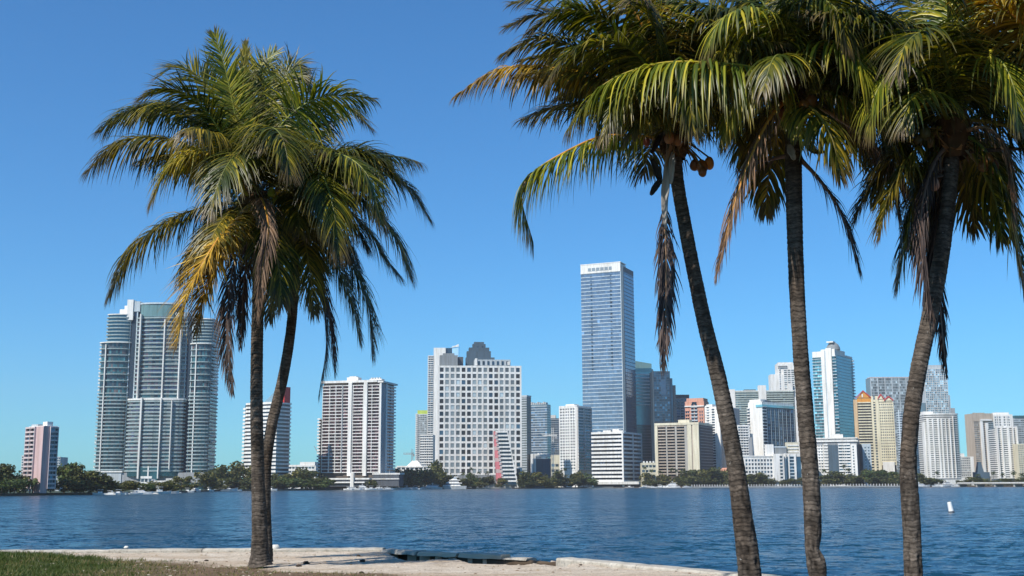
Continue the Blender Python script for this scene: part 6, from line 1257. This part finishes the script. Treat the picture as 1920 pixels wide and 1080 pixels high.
BT = [(368, -7, 11, 'y2', 80, 'white cabin cruiser seen bow-on below the tall trees, right of the broad teal tower'), (393, -6, 8, 's', 60, 'small white boat between the cabin cruiser and the white yacht with tall bridge'), (424, -4, 15, 'y3', 20, 'white yacht with tall bridge moored left of the twin palm trunks'),
      (444, -4, 7, 's', 10, 'small white boat right beside the tall-bridged yacht'), (300, -5, 9, 's', 30, 'white open boat below the right part of the teal tower'), (318, -5, 8, 's', 10, 'small white boat just right of the open boat under the teal tower'),
      (265, -4, 9, 'y1', 0, 'low white motorboat under the middle of the teal tower'), (222, -3, 6, 's', 20, 'small white boat below the left part of the teal tower'), (206, -3, 5, 's', 0, 'second small boat left below the teal tower'), (188, -3, 6, 's', 170, 'leftmost small white boat on the far shore'), (248, -3, 5, 's', 200, 'tiny boat left of the low white motorboat'),
      (352, -5, 7, 's', 0, 'small white boat left of the cabin cruiser'), (508, -5, 9, 's', 0, 'small boat at the short quay right of the twin palm trunks'),
      (663, -6, 12, 'y1', 10, 'white motorboat at the foot of the pink balcony tower, leftmost in the marina'), (683, -6, 13, 'y2', 0, 'two-decked white motorboat below the pink balcony tower'), (708, -6, 11, 'y1', 180, 'white motorboat right of the two-decked one below the pink balcony tower'),
      (728, -5, 14, 'sail', 10, 'white sailing boat with bare mast in the marina'), (745, -5, 11, 'y1', 0, 'white motorboat right of the bare mast'), (762, -5, 10, 's', 0, 'small white boat in the middle of the marina'), (780, -6, 10, 's', 10, 'small boat left of the low white speedboat'), (806, -8, 20, 'y1', 180, 'long low white speedboat left of the large yacht'),
      (842, -7, 30, 'y3', 180, 'large white yacht moored below the left corner of the grid hotel'), (1214, -5, 12, 'y1', 0, 'white motorboat right below the white mid-rise'), (1236, -5, 10, 's', 0, 'small boat right of the mid-rise motorboat'), (1257, -5, 18, 'y2', 180, 'white motor yacht below the cream and brown block'), (1180, -5, 9, 's', 0, 'small white boat at the dock below the white mid-rise'),
      (1481, -5, 9, 's', 20, 'small white boat in front of the dark glass bays'), (1727, -5, 16, 'y1', 0, 'white boxy boat just right of the rightmost trunk'), (1764, -6, 14, 'y1', 0, 'white motorboat below the rounded white tower, left one'), (1780, -8, 16, 'y2', 20, 'white motor yacht below the rounded white tower'), (1798, -6, 12, 'y1', 0, 'white motorboat at the bridge end')]
for px, dD, L, kd, az, lb in BT:
    D = shoreD(px) + dD - 5; L *= 1.3; q = at(px, 915, D); root = empty({'y': 'motor_yacht', 's': 'small_boat'}[kd[0]] if kd != 'sail' else 'sailing_boat', (q.x, q.y, WATER), R(az), lb, 'boat')
    if kd[0] == 'y': yacht_parts(L, int(kd[1]), root)
    elif kd == 'sail': sail_parts(L, root)
    else: skiff_parts(L, root)
for x_, y_, k_, lb in ((650, 826, 17, 'small white boat packed in the marina below the pink balcony tower'), (1196, 1292, 8, 'small white boat along the dock below the cream and brown block'), (196, 336, 9, 'small white boat on the shore below the broad teal tower')):
    for i in range(k_):
        px = x_ + (y_ - x_) * (i + random.uniform(.1, .9)) / k_; D = shoreD(px) - random.uniform(9, 24) * (1 if px > 600 else .6); q = at(px, 915, D)
        root = empty('small_boat', (q.x, q.y, WATER), random.choice((0, math.pi)) + random.uniform(-.5, .5), lb, 'boat', lb.replace('small white boat', 'small white boats'))
        (skiff_parts if random.random() < .5 else lambda L_, r_: yacht_parts(L_, 1, r_))(random.uniform(7, 13) * (1 if px > 600 else .6), root)
# docks
for x0, x1, lb in ((640, 800, 'long low wooden dock in front of the marina boats'), (1150, 1290, 'low dark dock with piles right of the white mid-rise'), (495, 530, 'small dock right of the twin palm trunks')):
    a, b2 = at(x0, 915, shoreD(x0) - 3), at(x1, 915, shoreD(x1) - 3); root = empty('dock', (a.x, a.y, WATER), math.atan2(b2.y - a.y, b2.x - a.x), lb, 'dock'); L = (b2 - a).length
    v, f = boxes_mesh([(0, L, 0, 2, .5, .75)]); mesh_obj('deck', v, f, 'tan', root)
    for k in range(int(L / 5)): v, f = boxes_mesh([(k * 5, k * 5 + .35, -.2, .15, -.5, 1.7)]); mesh_obj('pile', v, f, 'bark', root)
# balustrade on the right shore
a, b2 = at(1288, 905, shoreD(1288) + .5), at(1716, 905, shoreD(1716) + .5); root = empty('balustrade', (a.x, a.y, LAND), math.atan2(b2.y - a.y, b2.x - a.x), 'long dark waterfront wall topped with white posts on the right far shore', 'balustrade'); L = (b2 - a).length
v, f = boxes_mesh([(0, L, -.9, 0, -1.3, .5)]); mesh_obj('wall', v, f, 'roofgrey', root); v, f = boxes_mesh([(0, L, -.5, -.1, 1.5, 1.62)]); mesh_obj('rail', v, f, 'grey', root)
N_ = 84
pm, pf = boxes_mesh([(-.32, .32, -.32, .32, 0, 1.7), (-.5, .5, -.5, .5, 1.7, 1.95), (-.22, .22, -.22, .22, 1.95, 2.3)]); post = mesh_obj('post', pm, pf, 'white', root, loc=(0, -.45, .5))
for k in range(1, N_):
    c = post.copy(); COL.objects.link(c); c.parent = root; c.location = (L * k / (N_ - 1), -.45, .5)
# bridge
a, b2 = at(1795, 905, shoreD(1795) - 25), at(2150, 905, shoreD(2100) - 60); root = empty('bridge', (a.x, a.y, WATER), math.atan2(b2.y - a.y, b2.x - a.x), 'low concrete road bridge crossing the water at the far right', 'bridge'); L = (b2 - a).length
v, f = boxes_mesh([(0, L, 0, 12, 3.0, 3.9)]); mesh_obj('deck', v, f, 'concrete', root); v, f = boxes_mesh([(0, L, -.15, .15, 3.9, 4.8)]); mesh_obj('parapet', v, f, 'offwhite', root)
for k in range(10): v, f = boxes_mesh([(k * L / 9, k * L / 9 + 1.8, .8, 11, -1, 3.0)]); mesh_obj('pier', v, f, 'concrete', root)
# cranes
def crane(px, ytop, D, jl, jr, label, mat='offwhite'):
    q = at(px, ytop, D); H = q.z - LAND; s = D / FOC; root = empty('tower_crane', (q.x, q.y, LAND), 0, label, 'crane')
    bs = []
    for k in range(int(H / 6)):
        z = k * 6; bs += [(-1, 1, -1, 1, z, z + .5)]
    bs += [(a_ - .3, a_ + .3, b_ - .3, b_ + .3, 0, H) for a_ in (-1, 1) for b_ in (-1, 1)]; v, f = boxes_mesh(bs); mesh_obj('mast', v, f, mat, root)
    zj = H * .86; v, f = boxes_mesh([(-jl * s, jr * s, -.5, .5, zj, zj + 1.2), (-jl * s, jr * s, -.3, .3, zj + 2.2, zj + 2.7)] + [(-jl * s + k * 5, -jl * s + k * 5 + .5, -.3, .3, zj, zj + 2.5) for k in range(int((jl + jr) * s / 5))]); mesh_obj('jib', v, f, mat, root)
    e = -jl * s if jl < jr else jr * s
    v, f = boxes_mesh([(e - (3 if e > 0 else 0), e + (0 if e > 0 else 3), -1.5, 1.5, zj - 3, zj)]); mesh_obj('counterweight', v, f, 'grey', root)
crane(1036, 802, 1540, 27, 8, 'white tower crane standing between the far glass towers'); crane(773, 842, 1900, 16, 4, 'slim faint crane left of the lime topped tower', 'grey')
# luffing crane with slanting boom
q = at(606, 868, 1700); root = empty('construction_crane', (q.x, q.y, LAND), 0, 'thin grey slanting crane boom left of the pink balcony tower', 'crane'); s = 1700 / FOC; H = q.z - LAND
v, f = boxes_mesh([(-1.2, 1.2, -1.2, 1.2, 0, H)]); mesh_obj('mast', v, f, 'grey', root)
mesh_obj('boom', [(-.7, 0, H), (.7, 0, H), (-13, 0, H + 24), (-14, 0, H + 24), (-.7, 1.2, H), (.7, 1.2, H), (-13, 1.2, H + 24), (-14, 1.2, H + 24)], [(0, 1, 2, 3), (4, 7, 6, 5), (0, 3, 7, 4), (1, 5, 6, 2)], 'grey', root)
# buoy
q = gnd(1784, 961, WATER); root = empty('channel_buoy', (q.x, q.y, WATER), 0, 'white can buoy leaning left on the water at the right', 'buoy')
sc_ = q.y / FOC; root.rotation_euler = (0, R(-9), 0)
def lathe(name, prof, mat, parent, K=16):
    v = [(r * math.cos(2 * math.pi * k / K), r * math.sin(2 * math.pi * k / K), z) for r, z in prof for k in range(K)]
    f = [(i * K + k, i * K + (k + 1) % K, (i + 1) * K + (k + 1) % K, (i + 1) * K + k) for i in range(len(prof) - 1) for k in range(K)] + [tuple(range(K))[::-1], tuple((len(prof) - 1) * K + k for k in range(K))]
    o = mesh_obj(name, v, f, mat, parent, smooth=False); return o
u = sc_
lathe('buoy_body', [(4.6 * u, 3.0 * u), (4.4 * u, 4 * u), (3.6 * u, 18.6 * u), (3.2 * u, 19.4 * u)], 'white', root); lathe('float_collar', [(4.4 * u, -1.5 * u), (5.8 * u, .0 * u), (5.9 * u, 1.6 * u), (4.7 * u, 2.99 * u)], 'darkgrey', root); lathe('cap', [(2.6 * u, 19.41 * u), (2.2 * u, 20.6 * u)], 'darkgrey', root, 10)
lathe('waterline_ring', [(5.0 * u, -3 * u), (5.4 * u, -1.51 * u)], 'white', root)
# ------------------------------------------------------------------ haze
HAZE = 0.00006
if HAZE:
    v, f = boxes_mesh([(-3800, 3800, -90, 5000, WATER - 3, 420)])
    hz = mesh_obj('haze', v, f, []); m = bpy.data.materials.new('haze'); m.use_nodes = True; n = m.node_tree.nodes; n.clear()
    pv = n.new('ShaderNodeVolumePrincipled'); pv.inputs['Density'].default_value = HAZE; pv.inputs['Color'].default_value = (.98, .93, .93, 1); pv.inputs['Anisotropy'].default_value = .2
    ou = n.new('ShaderNodeOutputMaterial'); m.node_tree.links.new(pv.outputs[0], ou.inputs['Volume']); hz.data.materials.append(m); hz['kind'] = 'stuff'
print('OBJECTS', len(bpy.data.objects), 'TRIS', sum(len(o.data.loops) - 2 * len(o.data.polygons) for o in bpy.data.objects if o.type == 'MESH'))
